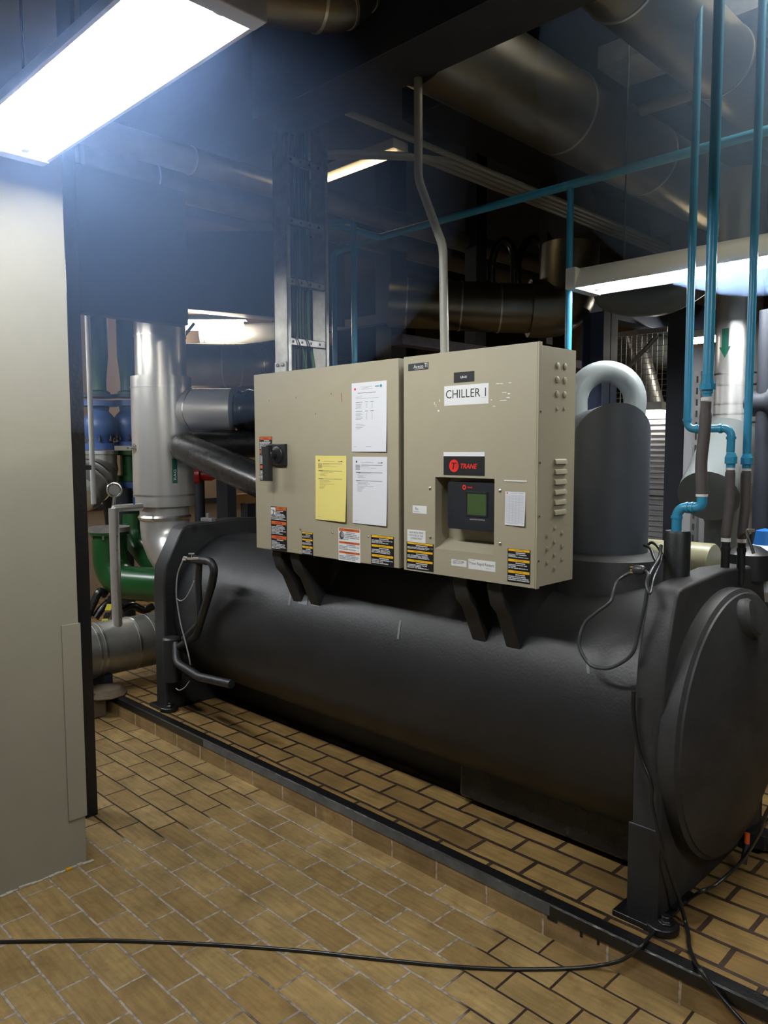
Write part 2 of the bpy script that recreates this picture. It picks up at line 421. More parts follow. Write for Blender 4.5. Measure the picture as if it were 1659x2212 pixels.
b.box(-3.66, -1.42, CURBY-.0035, CURBY+.006, .083, .1205, 1)
# runs of black paint over the first curb tiles
for x, w, l in ((-1.43, .04, .016), (-1.30, .010, .022), (-1.235, .008, .020)):
    b.box(x, x+w, CURBY-.0025, CURBY+.002, .084-l, .085, 0)
struct(b.build('trim_1', ['black_steel', 'black_worn'], origin=(0, 0, 0), ang=25))
CEIL = 4.4
b = MB(); b.box(-12, 7, -6, 14, CEIL, CEIL+.2); struct(b.build('ceiling', 'ceiling'))
b = MB(); b.box(-8.2, -8.0, -6, 14, 0, CEIL); b.box(-8.0, -7.96, -6, 14, 1.10, 1.15, 1); struct(b.build('wall_left', ['wall_beige', 'steel_dark']))
b = MB(); b.box(-12, 7, 9.6, 9.8, 0, CEIL); struct(b.build('wall_back', 'wall_dark'))
b = MB(); b.box(5.0, 5.2, -6, 14, 0, CEIL); struct(b.build('wall_right', 'wall_pale'))
b = MB(); b.box(-12, 7, -4.2, -4.0, 0, CEIL); struct(b.build('wall_front', 'wall_pale'))
# cream pillar with screwed-on corner plate
PX, PY = -3.088, 1.335
pil = MB().box(PX-.75, PX, -.2, PY, 0, CEIL).build('pillar', 'cream', bevel=.004); struct(pil)
plate = MB().box(PX, PX+.006, PY-.072, PY+.006, .205, 1.025).build('corner_plate', 'cream', pil, bevel=.002)
b = MB()
for i in range(26):
    y = .75+i*.0235; w = .0235
    b.box(PX-.002, PX+random.uniform(.006, .014), y, y+w, 0, random.uniform(.004, .012), 1 if (y < .97 or .02 > abs(y-1.24)) else 0)
b.build('skirting_filler', ['putty', 'yellow_paint'], pil, bevel=.002)
# black steel frame beside the pillar
b = MB(); a0 = at(161, 1343, Y=1.62); a1 = at(186, 1343, Y=1.62)
fr = MB().box(-3.60, -3.47, 1.50, 1.56, 0, CEIL).build('column', 'black_steel'); struct(fr)
# beams and columns
def beam(x0, x1, y0, y1, z0, z1, m, name='beam'): return struct(MB().box(x0, x1, y0, y1, z0, z1).build(name, m, bevel=.004))
beam(-3.02, 3.0, 2.20, 2.46, 3.24, 3.62, 'steel_dark')
beam(-7.9, -7.3, 6.0, 8.0, 2.9, 3.5, 'steel_dark')
beam(-4.50, -4.40, 1.45, 2.68, 2.52, 3.35, 'steel_dark')
p0 = at(845, 600, Y=5.2); beam(p0.x-.10, p0.x+.10, 5.1, 5.3, 0, CEIL, 'steel_dark', 'column')
p0 = at(1016, 520, Y=5.6); beam(p0.x-.06, p0.x+.07, 5.6, 5.75, 2.6, CEIL, 'steel_dark', 'column')
p0 = at(1174, 520, Y=5.6); beam(p0.x-.04, p0.x+.04, 5.6, 5.7, 2.6, CEIL, 'steel_dark', 'column')
p0 = at(1457, 900, Y=5.3); beam(p0.x-.066, p0.x+.066, 5.3, 5.4, 0, 3.4, 'steel_dark', 'column')
pb = at(1360, 702, X=-3.0)
beam(-3.06, -2.94, 4.95, 8.0, pb.z, pb.z+.30, 'steel_blue')
pi = at(1280, 760, Y=5.0)
b = MB(); b.box(pi.x-.085, pi.x-.075, 5.0, 5.2, 0, pb.z); b.box(pi.x+.075, pi.x+.085, 5.0, 5.2, 0, pb.z); b.box(pi.x-.085, pi.x+.085, 5.095, 5.105, 0, pb.z)
struct(b.build('column', 'steel_blue'))
pv = at(860, 722, X=-3.6); pv2 = at(860, 745, X=-3.6)
beam(-3.66, -3.56, pv.y, 7.0, pv2.z, pv.z, 'steel_violet')
p0 = at(1000, 640, Y=5.0); beam(p0.x-1.7, p0.x+1.3, 5.02, 5.10, 2.86, 2.95, 'steel_dark')

# ================================================================ CHILLER
SY, SZ, SR = 2.90, .715, .478
ch = thing('chiller', (-2.75, SY, PADZ), 'huge black foam-covered chiller vessel lying along the tiled plinth', 'chiller')
XL0, XL1, XR0, XR1 = -4.36, -4.23, -1.20, -1.095
prof = [(0, SR)]
prof += [(XR0-XL1+.02, SR)]
MB().lathe((XL1-.01, SY, SZ), (1, 0, 0), prof, 96).build('shell', 'foam', ch, ang=60)
def plate_poly(y0, ytop, z1, zt):
    h = SY
    left = [(y0, PADZ), (y0, .90), (y0+.012, 1.02), (ytop-.012, zt-.03), (ytop+.01, zt-.008), (ytop+.045, zt), (SY, zt+.02)]
    right = [(2*h-p[0], p[1]) for p in reversed(left[:-1])]
    return left+right
poly = plate_poly(2.417, 2.505, 0, 1.262)
r1 = MB().prism(poly, lambda p, a: (a, p[0], p[1]), XR0, XR1).build('end_plate', 'foam_dusty', ch, bevel=.014, segs=3)
poly2 = plate_poly(2.362, 2.50, 0, 1.262)
MB().prism(poly2, lambda p, a: (a, p[0], p[1]), XL0, XL1).build('end_plate', 'foam', ch, bevel=.014, segs=3)
# lower wraps and base plates of the supports
for y0, y1 in ((2.409, 2.425), (3.37, 3.39)): MB().box(XR0-.008, XR1+.004, y0, y1, PADZ, .452).build('leg_wrap', 'foam', ch, bevel=.006)
def foot(y0, y1, x0, x1):
    b = MB(); b.box(x0-.035, x1+.02, y0, y1, PADZ+.001, PADZ+.022)
    b.lathe((x1+.02, y0+.045, PADZ+.001), (0, 0, 1), [(0, .055), (.022, .055), (.026, .05)], 28)
    b.lathe((x1+.03, y0+.05, PADZ+.022), (0, 0, 1), [(0, .028), (.012, .028), (.013, .016), (.03, .016)], 6)
    return b.build('foot', 'black_steel', ch, bevel=.004)
foot(2.36, 2.66, XR0, XR1); foot(3.14, 3.44, XR0, XR1); foot(2.33, 2.60, XL0, XL1-.02); foot(3.2, 3.47, XL0, XL1-.02)
# water boxes
def wbox(x, d, r, m):
    return MB().lathe((x, SY, SZ), (d, 0, 0), [(-.01, r+.02), (.045, r+.02), (.055, r+.006), (.062, r+.004), (.066, r-.006), (.075, r-.03),
                      (.10, r*.80), (.125, r*.62), (.14, r*.42), (.148, r*.2), (.15, 0)], 84).build('water_box', m, ch, ang=28)
wbox(XR1, 1, .478, 'foam_dusty'); wbox(XL0, -1, .43, 'foam')
pc = at(1622, 1318, X=-.985)
MB().lathe((-.985, pc.y+.02, pc.z-.03), Vector((1, .1, .35)), [(-.06, .075), (.0, .072), (.012, .06), (.016, 0)], 28).build('water_box_cap', 'foam_dusty', ch)
# drain valve under the water box at the right edge
dv = at(1640, 1820, X=-1.02)
b = MB(); b.tube([dv+Vector((-.05, 0, .0)), dv+Vector((.06, .02, .015))], .035, 16); b.obox(dv+Vector((0, 0, .02)), ((1, 0, 0), (0, 1, 0), (0, 0, 1)), (.035, .04, .03))
v = b.build('drain_valve', 'foam', ch, bevel=.004)
hd = at(1613, 1822, X=-.99); he = at(1606, 1866, X=-.99)
MB().tube([hd, he], [.010, .012], 10).build('valve_handle', 'plastic_black', v)
MB().tube([at(1614, 1800, X=-.99), hd], .010, 10).build('valve_tag', 'orange_tag', v)
# saddle brackets that carry the cabinets
def bracket(x0, x1):
    poly = [(2.415, 1.09)]
    for k in range(9):
        a = R_(152-k*7.5); poly.append((SY+math.cos(a)*(SR-.012), SZ+math.sin(a)*(SR-.012)))
    poly += [(2.72, 1.245), (2.36, 1.245), (2.352, 1.20), (2.375, 1.13)]
    return MB().prism(poly, lambda p, a: (a, p[0], p[1]), x0, x1).build('mounting_bracket', 'foam', ch, bevel=.008)
for x in (-3.13, -2.985, -1.95, -1.78): bracket(x, x+.075)
# silver tape scraps under the left bracket
for cx, a0, w, l in ((-3.06, 146, .035, .05), (-2.96, 146, .03, .045), (-3.16, 147, .008, .06), (-2.36, 149, .006, .085), (-1.42, 149, .006, .05)):
    b = MB(); vs = []
    for k in range(4):
        a = R_(a0+k*l/3/SR*57.3)
        for sx in (-w, w): vs.append((cx+sx+(k*.006), SY+math.cos(a)*(SR+.002), SZ+math.sin(a)*(SR+.002)))
    b.add(vs, [(0, 1, 3, 2), (2, 3, 5, 4), (4, 5, 7, 6)])
    b.build('tape_scrap', 'tape_grey', ch)
# oil sump below the shell
MB().box(-2.16, -1.25, 2.66, 3.1, .15, .34).build('oil_sump', 'pvc_black', ch, bevel=.02)
MB().box(-4.2, -1.25, 2.78, 3.05, PADZ, .30).build('shade_block', 'foam', ch, bevel=.01)  # added black box that blocks light and keeps the gap under the shell dark
# compressor behind the right cabinet
cc = at(1314, 1185, Y=2.95)
top = at(1320, 868, Y=2.95).z
mx, my = cc.x, 2.95
rm = .158
hv = Vector((-.62, .78, 0)).normalized(); sv_ = UP_ = Vector((0, 0, 1)); zc = top-rm; n = 64
b = MB(); vs = []
for lev in range(5):
    for k in range(n):
        p = Vector((math.cos(2*math.pi*k/n), math.sin(2*math.pi*k/n), 0))*rm; zm_ = zc-p.dot(hv)*.92
        c_ = Vector((mx, my, 0))+p
        if lev == 0: v = c_+UP_*1.16
        elif lev == 1: v = c_+UP_*(zm_-.012)
        elif lev == 2: v = c_+UP_*zm_
        elif lev == 3: v = c_+UP_*zm_+hv*.012
        else: v = c_-hv*p.dot(hv)+hv*.46+UP_*zm_
        vs.append(v)
b.add(vs, [(l*n+k, l*n+(k+1) % n, (l+1)*n+(k+1) % n, (l+1)*n+k) for l in range(4) for k in range(n)]+[tuple(range(4*n, 5*n)), tuple(reversed(range(n)))])
cd = b.build('compressor_drum', 'motor', ch, ang=40)
MB().lathe((mx, my, 1.10), (0, 0, 1), [(0, .27), (.14, .245), (.185, .235), (.20, .20), (.205, .15)], 56).build('drum_collar', 'foam_dusty', ch, ang=30)
# dark boxy casing of the compressor behind the cabinets
MB().box(-3.15, -1.95, 2.72, 3.2, 1.05, 1.62).build('compressor_casing', 'foam', ch, bevel=.05)
MB().box(-3.75, -3.10, 2.70, 3.1, 1.02, 1.33).build('economiser_casing', 'foam', ch, bevel=.03)
# pale discharge arch
ca = at(1308, 868, Y=3.3); rr = 64/FPX*(ca-CPOS).dot(_f); w = (CR*1.0).normalized()
arc = [ca+w*math.cos(R_(a))*rr+Vector((0, 0, 1))*math.sin(R_(a))*rr for a in range(-12, 193, 8)]
arc = [arc[0]-Vector((0, 0, .5))]+arc+[arc[-1]-Vector((0, 0, .5))]
plabel(MB().tube(arc, .052, 28).build('discharge_pipe', 'pale_pipe', ch, ang=50), 'pale grey enamel arch pipe')
# olive tank lying behind the right end plate
ta = at(1541, 1219, Y=3.25); tr = .083
MB().lathe(ta-Vector((.62, 0, 0)), (1, 0, 0), [(0, tr), (.50, tr), (.502, tr+.004), (.615, tr+.004), (.622, tr)], 40).build('oil_tank', 'olive', ch, ang=30)
MB().box(ta.x-.5, ta.x-.46, ta.y-.05, ta.y+.05, ta.z+.05, ta.z+.19).build('tank_bracket', 'olive', ch, bevel=.003)
# foam sleeve stub beside the right plate
st = at(1461, 1243, Y=2.72); st2 = at(1461, 1146, Y=2.72)
MB().lathe((st.x, st.y, st.z-.06), (0, 0, 1), [(0, .046), (st2.z-st.z+.05, .046), (st2.z-st.z+.06, .042), (st2.z-st.z+.058, .03)], 32).build('foam_sleeve', 'foam', ch, ang=30)
# small insulated branch lines and valve at the left end
def lp(x, y, d=.0):  # on the left plate's face plane, d in front
    return at(x, y, Y=2.36-d)
b = MB()
b.tube(fillet([lp(500, 1478, .02), lp(430, 1462, .04), lp(382, 1432, .02), lp(380, 1390, -.02)], .10), .024, 14)
ip = b.build('insulated_line', 'foam', ch)
b = MB(); b.tube(fillet([lp(430, 1215, .0), lp(428, 1260, .0), lp(432, 1345, -.01), lp(398, 1380, -.01)], .08), .020, 14); b.build('insulated_line', 'foam', ch)
b = MB(); b.tube(fillet([lp(418, 1208, .01), lp(466, 1214, .02), lp(458, 1262, .0), lp(424, 1372, -.02), lp(388, 1398, -.02)], .05), .023, 14); b.build('insulated_line', 'foam', ch)
b = MB(); b.lathe(lp(372, 1435, -.02)-Vector((0, 0, .10)), (0, 0, 1), [(0, .05), (.0, .055), (.26, .055), (.27, .045)], 24); b.build('insulated_valve', 'foam', ch)
b = MB(); b.tube([lp(398, 1207, .03), lp(431, 1207, .03)], .009, 12); b.tube([lp(414, 1207, .03), lp(414, 1196, .03)], .004, 8); b.tube([lp(408, 1196, .03), lp(420, 1196, .03)], .004, 8)
b.lathe(lp(402, 1207, .03), Vector((1, 0, 0)), [(-.02, .013), (.015, .013)], 8)
sv = plabel(b.build('sampling_valve', 'chrome', ch), 'small silver valve')
b = MB(); b.tube(smooth_path([lp(397, 1206, .03), lp(384, 1240, .04), lp(381, 1280, .04), lp(384, 1310, .03), lp(391, 1350, .02), lp(400, 1385, .01), lp(408, 1418, .01), lp(411, 1436, .0)]), .0042, 8)
b.tube(smooth_path([lp(383, 1294, .04), lp(391, 1298, .04), lp(402, 1290, .03), lp(413, 1270, .02), lp(420, 1253, .01)]), .003, 8)
b.tube(smooth_path([lp(380, 1487, .02), lp(388, 1491, .02), lp(400, 1484, .01), lp(410, 1470, .0)]), .003, 8)
b.build('sensor_lead', 'cable_white', ch)
b = MB(); tp = at(450, 1126, Y=2.62); b.obox(tp+Vector((0, 0, .01)), ((1, .3, 0), (-.3, 1, 0), (0, 0, 1)), (.045, .02, .012)); b.obox(tp+Vector((0, 0, .03)), ((1, .3, 0), (-.3, 1, 0), (0, 0, 1)), (.01, .01, .02))
b.build('clamp', 'tape_grey', ch, bevel=.003)

# ================================================================ CABINETS
CF = 2.32
def screw(mb, x, z, mi=0, r=.0055): mb.lathe((x, CF, z), (0, -1, 0), [(0, r), (.002, r), (.004, r*.5)], 12, mi)

def trilingual(name, parent, x0, x1, z0, z1, colour, heads, fracs, dark=True, pic=None):
    b = MB(); y = slab(b, x0, x1, z0, z1, CF, .0009, 0)
    W, H = x1-x0, z1-z0; p = W*.03
    for h, (fa, fb) in zip(heads, fracs):
        za, zb = z1-H*fa, z1-H*fb
        bar = min(.016, (za-zb)*.22)
        xa = x0+p
        if pic and h == heads[0]: xa = x0+W*.34
        rect(b, xa, x1-p, za-bar-.001, za-.001, y-.0002, 1)
        word(b, h, xa+(x1-p-xa)*.28, xa+(x1-p-xa)*.72, za-bar*.72-.001, za-bar*.25-.001, y-.0004, 3)
        zc = za-bar-.004
        rect(b, x0+W*.36, x1-W*.22, zc-.0042, zc, y-.0002, 2)
        zc -= .0075
        n = max(3, int((zc-zb-.004)/.0062))
        if pic and h == heads[0]:
            k = max(1, int(n*.45)); hh = (zc-zb-.004)/n
            lines(b, xa, x1-p, zc-hh*k, zc, k, y-.0002, 2); lines(b, x0+p, x1-p, zb+.004, zc-hh*k, n-k, y-.0002, 2)
        else: lines(b, x0+p, x1-p, zb+.004, zc, n, y-.0002, 2)
    if pic:
        a, c = x0+.001, x0+W*.31; e, f = z1-.004-W*.42, z1-.004
        rect(b, a, c, e, f, y-.0002, 4)
        mx_, mz = (a+c)/2, (e+f)/2; s = (f-e)
        disc(b, mx_+.003, mz+s*.27, s*.05, s*.06, y-.0004, 3, 12)
        def stroke(u, v, w):
            u, v = Vector((mx_+u[0]*s, 0, mz+u[1]*s)), Vector((mx_+v[0]*s, 0, mz+v[1]*s)); d = (v-u).normalized(); q = Vector((-d.z, 0, d.x))*w*s
            b.add([(t.x, y-.0004, t.z) for t in (u+q, u-q, v-q, v+q)], [(0, 1, 2, 3)], 3)
        stroke((.05, .22), (.02, -.08), .05); stroke((.04, .18), (-.32, .3), .025); stroke((.06, .18), (.3, .05), .025)
        stroke((.02, -.08), (.12, -.25), .03); stroke((.12, -.25), (.02, -.42), .025); stroke((.0, -.08), (-.12, -.25), .03); stroke((-.12, -.25), (-.25, -.32), .025)
    return b.build(name, ['label_black' if dark else 'label_white', colour, 'label_text' if dark else 'ink', 'label_black', 'label_white'], parent)

WARN = ('WARNING', 'AVERTISSEMENT', 'ADVERTENCIA'); CAUT = ('CAUTION', 'ATTENTION', 'PRECAUCION')
# ---- left (starter) cabinet
XA, XB, ZB, ZT = -3.212, -2.210, 1.231, 2.103
lc = thing('starter_cabinet', ((XA+XB)/2, CF+.13, ZB), 'wide tan steel cabinet with black handle and three taped papers, left of the pair', 'electrical cabinet', 'control cabinets on the chiller')
MB().box(XA+.012, XB-.004, CF+.034, CF+.27, ZB+.004, ZT-.006).build('body', 'cabinet', lc, bevel=.003)
MB().box(XA, XB, CF, CF+.036, ZB, ZT).build('door', 'cabinet', lc, bevel=.004)
for x, z in ((-2.857, 1.352), (-2.626, 1.352), (-2.392, 1.352)):
    b = MB(); screw(b, x, z, r=.005); b.build('screw', 'chrome', lc)
b = MB()   # a red pencil stroke and scuffs
b.quad((-2.562, CF-.0006, 1.981), (-2.559, CF-.0006, 1.981), (-2.554, CF-.0006, 1.939), (-2.557, CF-.0006, 1.939), 0)
b.build('pencil_mark', 'red_paint', lc)
for x, z in ((-3.09, 1.965), (-2.88, 1.97), (-2.63, 1.975), (-2.74, 1.89)): MB().quad((x, CF-.0006, z), (x+.004, CF-.0006, z), (x+.005, CF-.0006, z+.007), (x+.002, CF-.0006, z+.008)).build('scuff_mark', 'cabinet_dark', lc)
trilingual('warning_label', lc, -3.171, -3.068, 1.575, 1.794, 'label_orange', WARN, ((0, .30), (.30, .645), (.645, 1)))
trilingual('warning_label', lc, -3.086, -2.961, 1.235, 1.45, 'label_orange', WARN, ((0, .33), (.33, .66), (.66, 1)), pic=True)
trilingual('caution_label', lc, -2.846, -2.765, 1.232, 1.341, 'label_yellow', CAUT, ((0, .29), (.29, .60), (.60, 1)))
trilingual('caution_label', lc, -2.375, -2.238, 1.234, 1.3625, 'label_yellow', CAUT, ((0, .31), (.31, .64), (.64, 1)))
wl = trilingual('warning_label', lc, -2.586, -2.443, 1.231, 1.3785, 'label_orange', WARN, ((0, .40), (.40, .70), (.70, 1)), dark=False)
b = MB(); disc(b, -2.563, 1.345, .014, .019, CF-.0016, 0); disc(b, -2.559, 1.349, .009, .012, CF-.0019, 1); disc(b, -2.561, 1.352, .0025, .005, CF-.0022, 0)
b.build('label_picture', ['ink_dark', 'ink', 'label_white'], wl)
# rotary disconnect with long handle
b = MB(); b.box(-3.078, -2.948, CF-.018, CF, 1.654, 1.757)
b.lathe((-3.005, CF-.016, 1.705), (0, -1, 0), [(0, .043), (.008, .041), (.010, .035), (.010, .0)], 40)
dh = b.build('disconnect_switch', 'plastic_black', lc, bevel=.003)
b = MB(); b.box(-3.052, -3.005, CF-.075, CF-.045, 1.585, 1.752); b.lathe((-3.02, CF-.02, 1.705), (0, -1, 0), [(0, .022), (.04, .022)], 24)
b.build('lever', 'plastic_black', dh, bevel=.005)
MB().box(-3.052, -3.02, CF-.076, CF-.074, 1.744, 1.751).box(-3.0535, -3.0515, CF-.078, CF-.05, 1.70, 1.75).build('lever_clip', 'galv', dh)

# ---- right (control) cabinet
XA, XB = -2.180, -1.536
rc = thing('control_cabinet', ((XA+XB)/2, CF+.13, ZB), 'tan steel cabinet with small display, marked CHILLER 1, right of the pair', 'electrical cabinet', 'control cabinets on the chiller')
RX0, RX1, RZ0, RZ1, RD = -2.010, -1.720, 1.335, 1.620, .085
b = MB(); X0, X1, Y0, Y1, Z0, Z1 = XA+.012, XB-.002, CF+.018, CF+.252, ZB+.004, ZT-.010
b.box(X0, RX0, Y0, Y1, Z0, Z1); b.box(RX1, X1, Y0, Y1, Z0, Z1); b.box(RX0, RX1, Y0, Y1, Z0, RZ0); b.box(RX0, RX1, Y0, Y1, RZ1, Z1); b.box(RX0, RX1, CF+RD, Y1, RZ0, RZ1)
b.build('body', 'cabinet', rc)
b = MB(); D_ = CF+.019
b.box(XA, RX0, CF, D_, ZB, ZT); b.box(RX1, XB-.004, CF, D_, ZB, ZT); b.box(RX0, RX1, CF, D_, ZB, RZ0); b.box(RX0, RX1, CF, D_, RZ1, ZT)
b.quad((RX0, CF+.001, RZ0), (RX1, CF+.001, RZ0), (RX1, CF+RD-.001, RZ0+.035), (RX0, CF+RD-.001, RZ0+.035), 0)
for x0, x1, z0, z1 in ((RX0-.001, RX0+.001, RZ0, RZ1), ): b.box(x0, x1, CF, CF+RD, z0, z1)
b.build('door', 'cabinet', rc)
b = MB(); b.box(XB-.004, XB+.004, CF, CF+.020, ZB-.002, ZT+.001); b.build('door_edge', 'cabinet', rc, bevel=.002)
# side louvres and knock-outs
for i in range(6):
    zc = 1.6845-i*.0372
    b = MB(); y0, y1 = 2.430, 2.516
    n = 6
    for k in range(n):
        a = k/(n-1)*math.pi/2; a2 = (k+1)/(n-1)*math.pi/2
    prof = [(XB-.003, zc-.010), (XB+.0075, zc-.010), (XB+.0070, zc-.004), (XB+.004, zc+.005), (XB-.003, zc+.009)]
    b.prism(prof, lambda p, a: (p[0], a, p[1]), y0+.004, y1-.004)
    b.build('louver', 'cabinet', rc)
for y, z in [(yy, zz) for zz in (2.029, 1.979, 1.927) for yy in (2.445, 2.495)]:
    MB().lathe((XB-.002, y, z), (1, 0, 0), [(0, .012), (.0035, .012), (.0045, .0105)], 24).build('knockout', 'cabinet', rc)
for y, z, r in [(2.447, 1.874, .007), (2.495, 1.876, .007), (2.442, 1.441, .008), (2.492, 1.418, .008), (2.394, 1.418, .008), (2.442, 1.39, .008), (2.493, 1.369, .008), (2.395, 1.367, .008), (2.443, 1.341, .008), (2.495, 1.319, .008), (2.396, 1.318, .008), (2.444, 1.292, .008)]:
    MB().lathe((XB-.002, y, z), (1, 0, 0), [(0, r), (.003, r), (.004, r*.8)], 20).build('knockout', 'cabinet', rc)
for x, z in ((-2.037, 1.574), (-1.694, 1.576), (-2.035, 1.377), (-1.692, 1.380)):
    b = MB(); screw(b, x, z, r=.0065); b.build('screw', 'chrome', rc)
for z in (1.86, 1.68, 1.49, 1.33): MB().lathe((XB+.004, CF+.010, z), (1, 0, 0), [(0, .005), (.003, .004)], 10).build('screw', 'chrome', rc)
for x, z, w, h in ((-1.717, 1.967, .012, .002), (-1.705, 1.9665, .02, .0015), (-1.661, 1.967, .012, .002), (-1.69, 1.934, .02, .002), (-1.664, 1.927, .01, .004), (-1.74, 1.909, .006, .003), (-1.70, 1.905, .03, .0015), (-1.67, 1.914, .015, .003), (-2.016, 1.905, .003, .01), (-2.008, 1.895, .002, .012), (-1.998, 1.877, .009, .006), (-1.99, 1.915, .003, .010), (-1.73, 1.886, .01, .002)):
    MB().quad((x, CF-.0006, z), (x+w, CF-.0006, z-.001), (x+w, CF-.0006, z+h), (x, CF-.0006, z+h)).build('glue_residue', 'label_white', rc)
# plates and stickers
b = MB(); y = slab(b, -2.154, -2.047, 2.046, 2.073, CF, .002, 0); word(b, 'Aceco', -2.124, -2.072, 2.053, 2.067, y-.0003, 1); word(b, 'TI', -2.066, -2.051, 2.054, 2.0705, y-.0003, 1); rect(b, -2.118, -2.066, 2.0495, 2.0503, y-.0003, 1)
plabel(b.build('brand_badge', ['badge', 'label_white'], rc, ang=20), 'grey badge reading Aceco TI')
b = MB(); y = slab(b, -1.916, -1.8175, 1.983, 2.022, CF, .001, 0); word(b, 'UR-01', -1.883, -1.853, 1.998, 2.007, y-.0003, 1, True); plabel(b.build('name_plate', ['label_black', 'label_white'], rc), 'black plate reading UR-01')
b = MB(); y = slab(b, -1.964, -1.750, 1.898, 1.973, CF, .0008, 0); word(b, 'CHILLER 1', -1.955, -1.762, 1.925, 1.957, y-.0003, 1); rect(b, -1.785, -1.763, 1.9205, 1.9212, y-.0003, 2); plabel(b.build('name_plate', ['label_white', 'label_black', 'ink'], rc), 'white sign reading CHILLER 1')
b = MB(); y = slab(b, -1.966, -1.7655, 1.629, 1.719, CF, .001, 0); rect(b, -1.966, -1.7655, 1.7025, 1.719, y-.0002, 2)
disc(b, -1.9135, 1.6655, .0235, .0245, y-.0002, 1, 40)
for k in range(7):
    zz = 1.6775-k*.0034; rect(b, -1.912+(.004 if k else -.010), -1.893+.002*(k < 4), zz-.0009, zz, y-.0004, 0)
b.add([(-1.926+t[0], y-.0004, 1.6775+t[1]) for t in ((.002, .0), (.024, .0), (.0235, -.0035), (.0155, -.0035), (.0105, -.026), (.0045, -.026), (.0095, -.0035), (.001, -.0035))], [(0, 1, 2, 3), (3, 4, 5, 6), (0, 3, 6, 7)], 0)
word(b, 'TRANE', -1.881, -1.800, 1.6555, 1.6745, y-.0003, 1, True, .25); disc(b, -1.797, 1.674, .0012, .0012, y-.0003, 1, 10)
plabel(b.build('brand_plate', ['label_black', 'logo_red', 'label_white'], rc), 'black plate with red TRANE logo')
b = MB(); y = slab(b, -2.131, -2.055, 1.470, 1.5015, CF, .0007, 0); lines(b, -2.117, -2.099, 1.483, 1.496, 4, y-.0002, 1, .5, .1); lines(b, -2.125, -2.09, 1.473, 1.479, 2, y-.0002, 2, .4); b.build('serial_label', ['label_white', 'ink_dark', 'ink'], rc)
b = MB(); y = slab(b, -2.161, -2.061, 1.3505, 1.401, CF, .0007, 0)
for i, (t, e) in enumerate((('SHIP WITH ITEMS', .006), ('LOCATED IN THIS', .006), ('COMPARTMENT', .011))): word(b, t, -2.155+e, -2.067-e, 1.386-i*.012, 1.394-i*.012, y-.0003, 1)
plabel(b.build('shipping_label', ['label_white', 'ink_dark'], rc), 'white sticker reading SHIP WITH ITEMS LOCATED IN THIS COMPARTMENT')
trilingual('caution_label', rc, -2.165, -2.0175, 1.2375, 1.350, 'label_yellow', CAUT, ((0, .29), (.29, .63), (.63, 1)))
trilingual('caution_label', rc, -1.657, -1.5585, 1.244, 1.367, 'label_yellow', CAUT, ((0, .30), (.30, .64), (.64, 1)))
b = MB(); y = slab(b, -1.925, -1.850, 1.2755, 1.3005, CF, .0007, 0); lines(b, -1.918, -1.857, 1.279, 1.297, 4, y-.0002, 1, .35, .3); b.build('serial_label', ['label_white', 'ink_dark'], rc)
b = MB(); y = slab(b, -1.840, -1.713, 1.2715, 1.310, CF, .0007, 0); word(b, 'Trane Rapid Restart', -1.838, -1.719, 1.286, 1.300, y-.0003, 1); rect(b, -1.757, -1.728, 1.280, 1.2812, y-.0002, 2); rect(b, -1.837, -1.81, 1.3055, 1.307, y-.0002, 2)
plabel(b.build('feature_label', ['label_white', 'ink_dark', 'ink'], rc), 'white sticker reading Trane Rapid Restart')
# recessed display
DX0, DX1, DZ0, DZ1, DY = -1.9565, -1.710, 1.419, 1.603, CF+.014
b = MB(); r = .012
poly = [(DX0+r, DZ0), (DX1, DZ0), (DX1, DZ1), (DX0+r, DZ1)]
pts = []
for cx, cz, s in ((DX1-r, DZ0+r, -90), (DX1-r, DZ1-r, 0), (DX0+r, DZ1-r, 90), (DX0+r, DZ0+r, 180)):
    for k in range(5): a = R_(s+k*22.5); pts.append((cx+r*math.cos(a), cz+r*math.sin(a)))
b.prism(pts, lambda p, a: (p[0], a, p[1]), DY, CF+RD-.004)
for i in range(13): b.box(DX0+.006, DX0+.024, DY-.0006, DY+.001, 1.452+i*.0068, 1.455+i*.0068, 1)
word(b, 'ADAPTIVE CONTROL', -1.846, -1.772, 1.4585, 1.4635, DY-.0004, 3)
disc(b, -1.874, 1.583, .0095, .0095, DY-.0004, 2); disc(b, -1.874, 1.583, .0045, .0045, DY-.0006, 0); word(b, 'TRANE', -1.859, -1.833, 1.580, 1.5865, DY-.0004, 2, True, .25)
for x, z in ((-1.93, 1.59), (-1.735, 1.59), (-1.93, 1.43), (-1.735, 1.43)): b.lathe((x, DY, z), (0, -1, 0), [(0, .003), (.001, .003)], 10, 1)
du = plabel(b.build('display_unit', ['bezel', 'plastic_black', 'logo_red', 'label_text'], rc, ang=25), 'black control display in the recess')
b = MB(); x0, x1, z0, z1 = -1.8665, -1.760, 1.472, 1.5685; t = .008
b.box(x0, x0+t, DY-.003, DY, z0, z1); b.box(x1-t, x1, DY-.003, DY, z0, z1); b.box(x0+t, x1-t, DY-.003, DY, z0, z0+t); b.box(x0+t, x1-t, DY-.003, DY, z1-t, z1)
b.build('screen_bezel', 'bezel', du, bevel=.0012)
plabel(MB().box(x0+t, x1-t, DY-.001, DY, z0+t, z1-t).build('screen', 'screen', du), 'blank green screen')

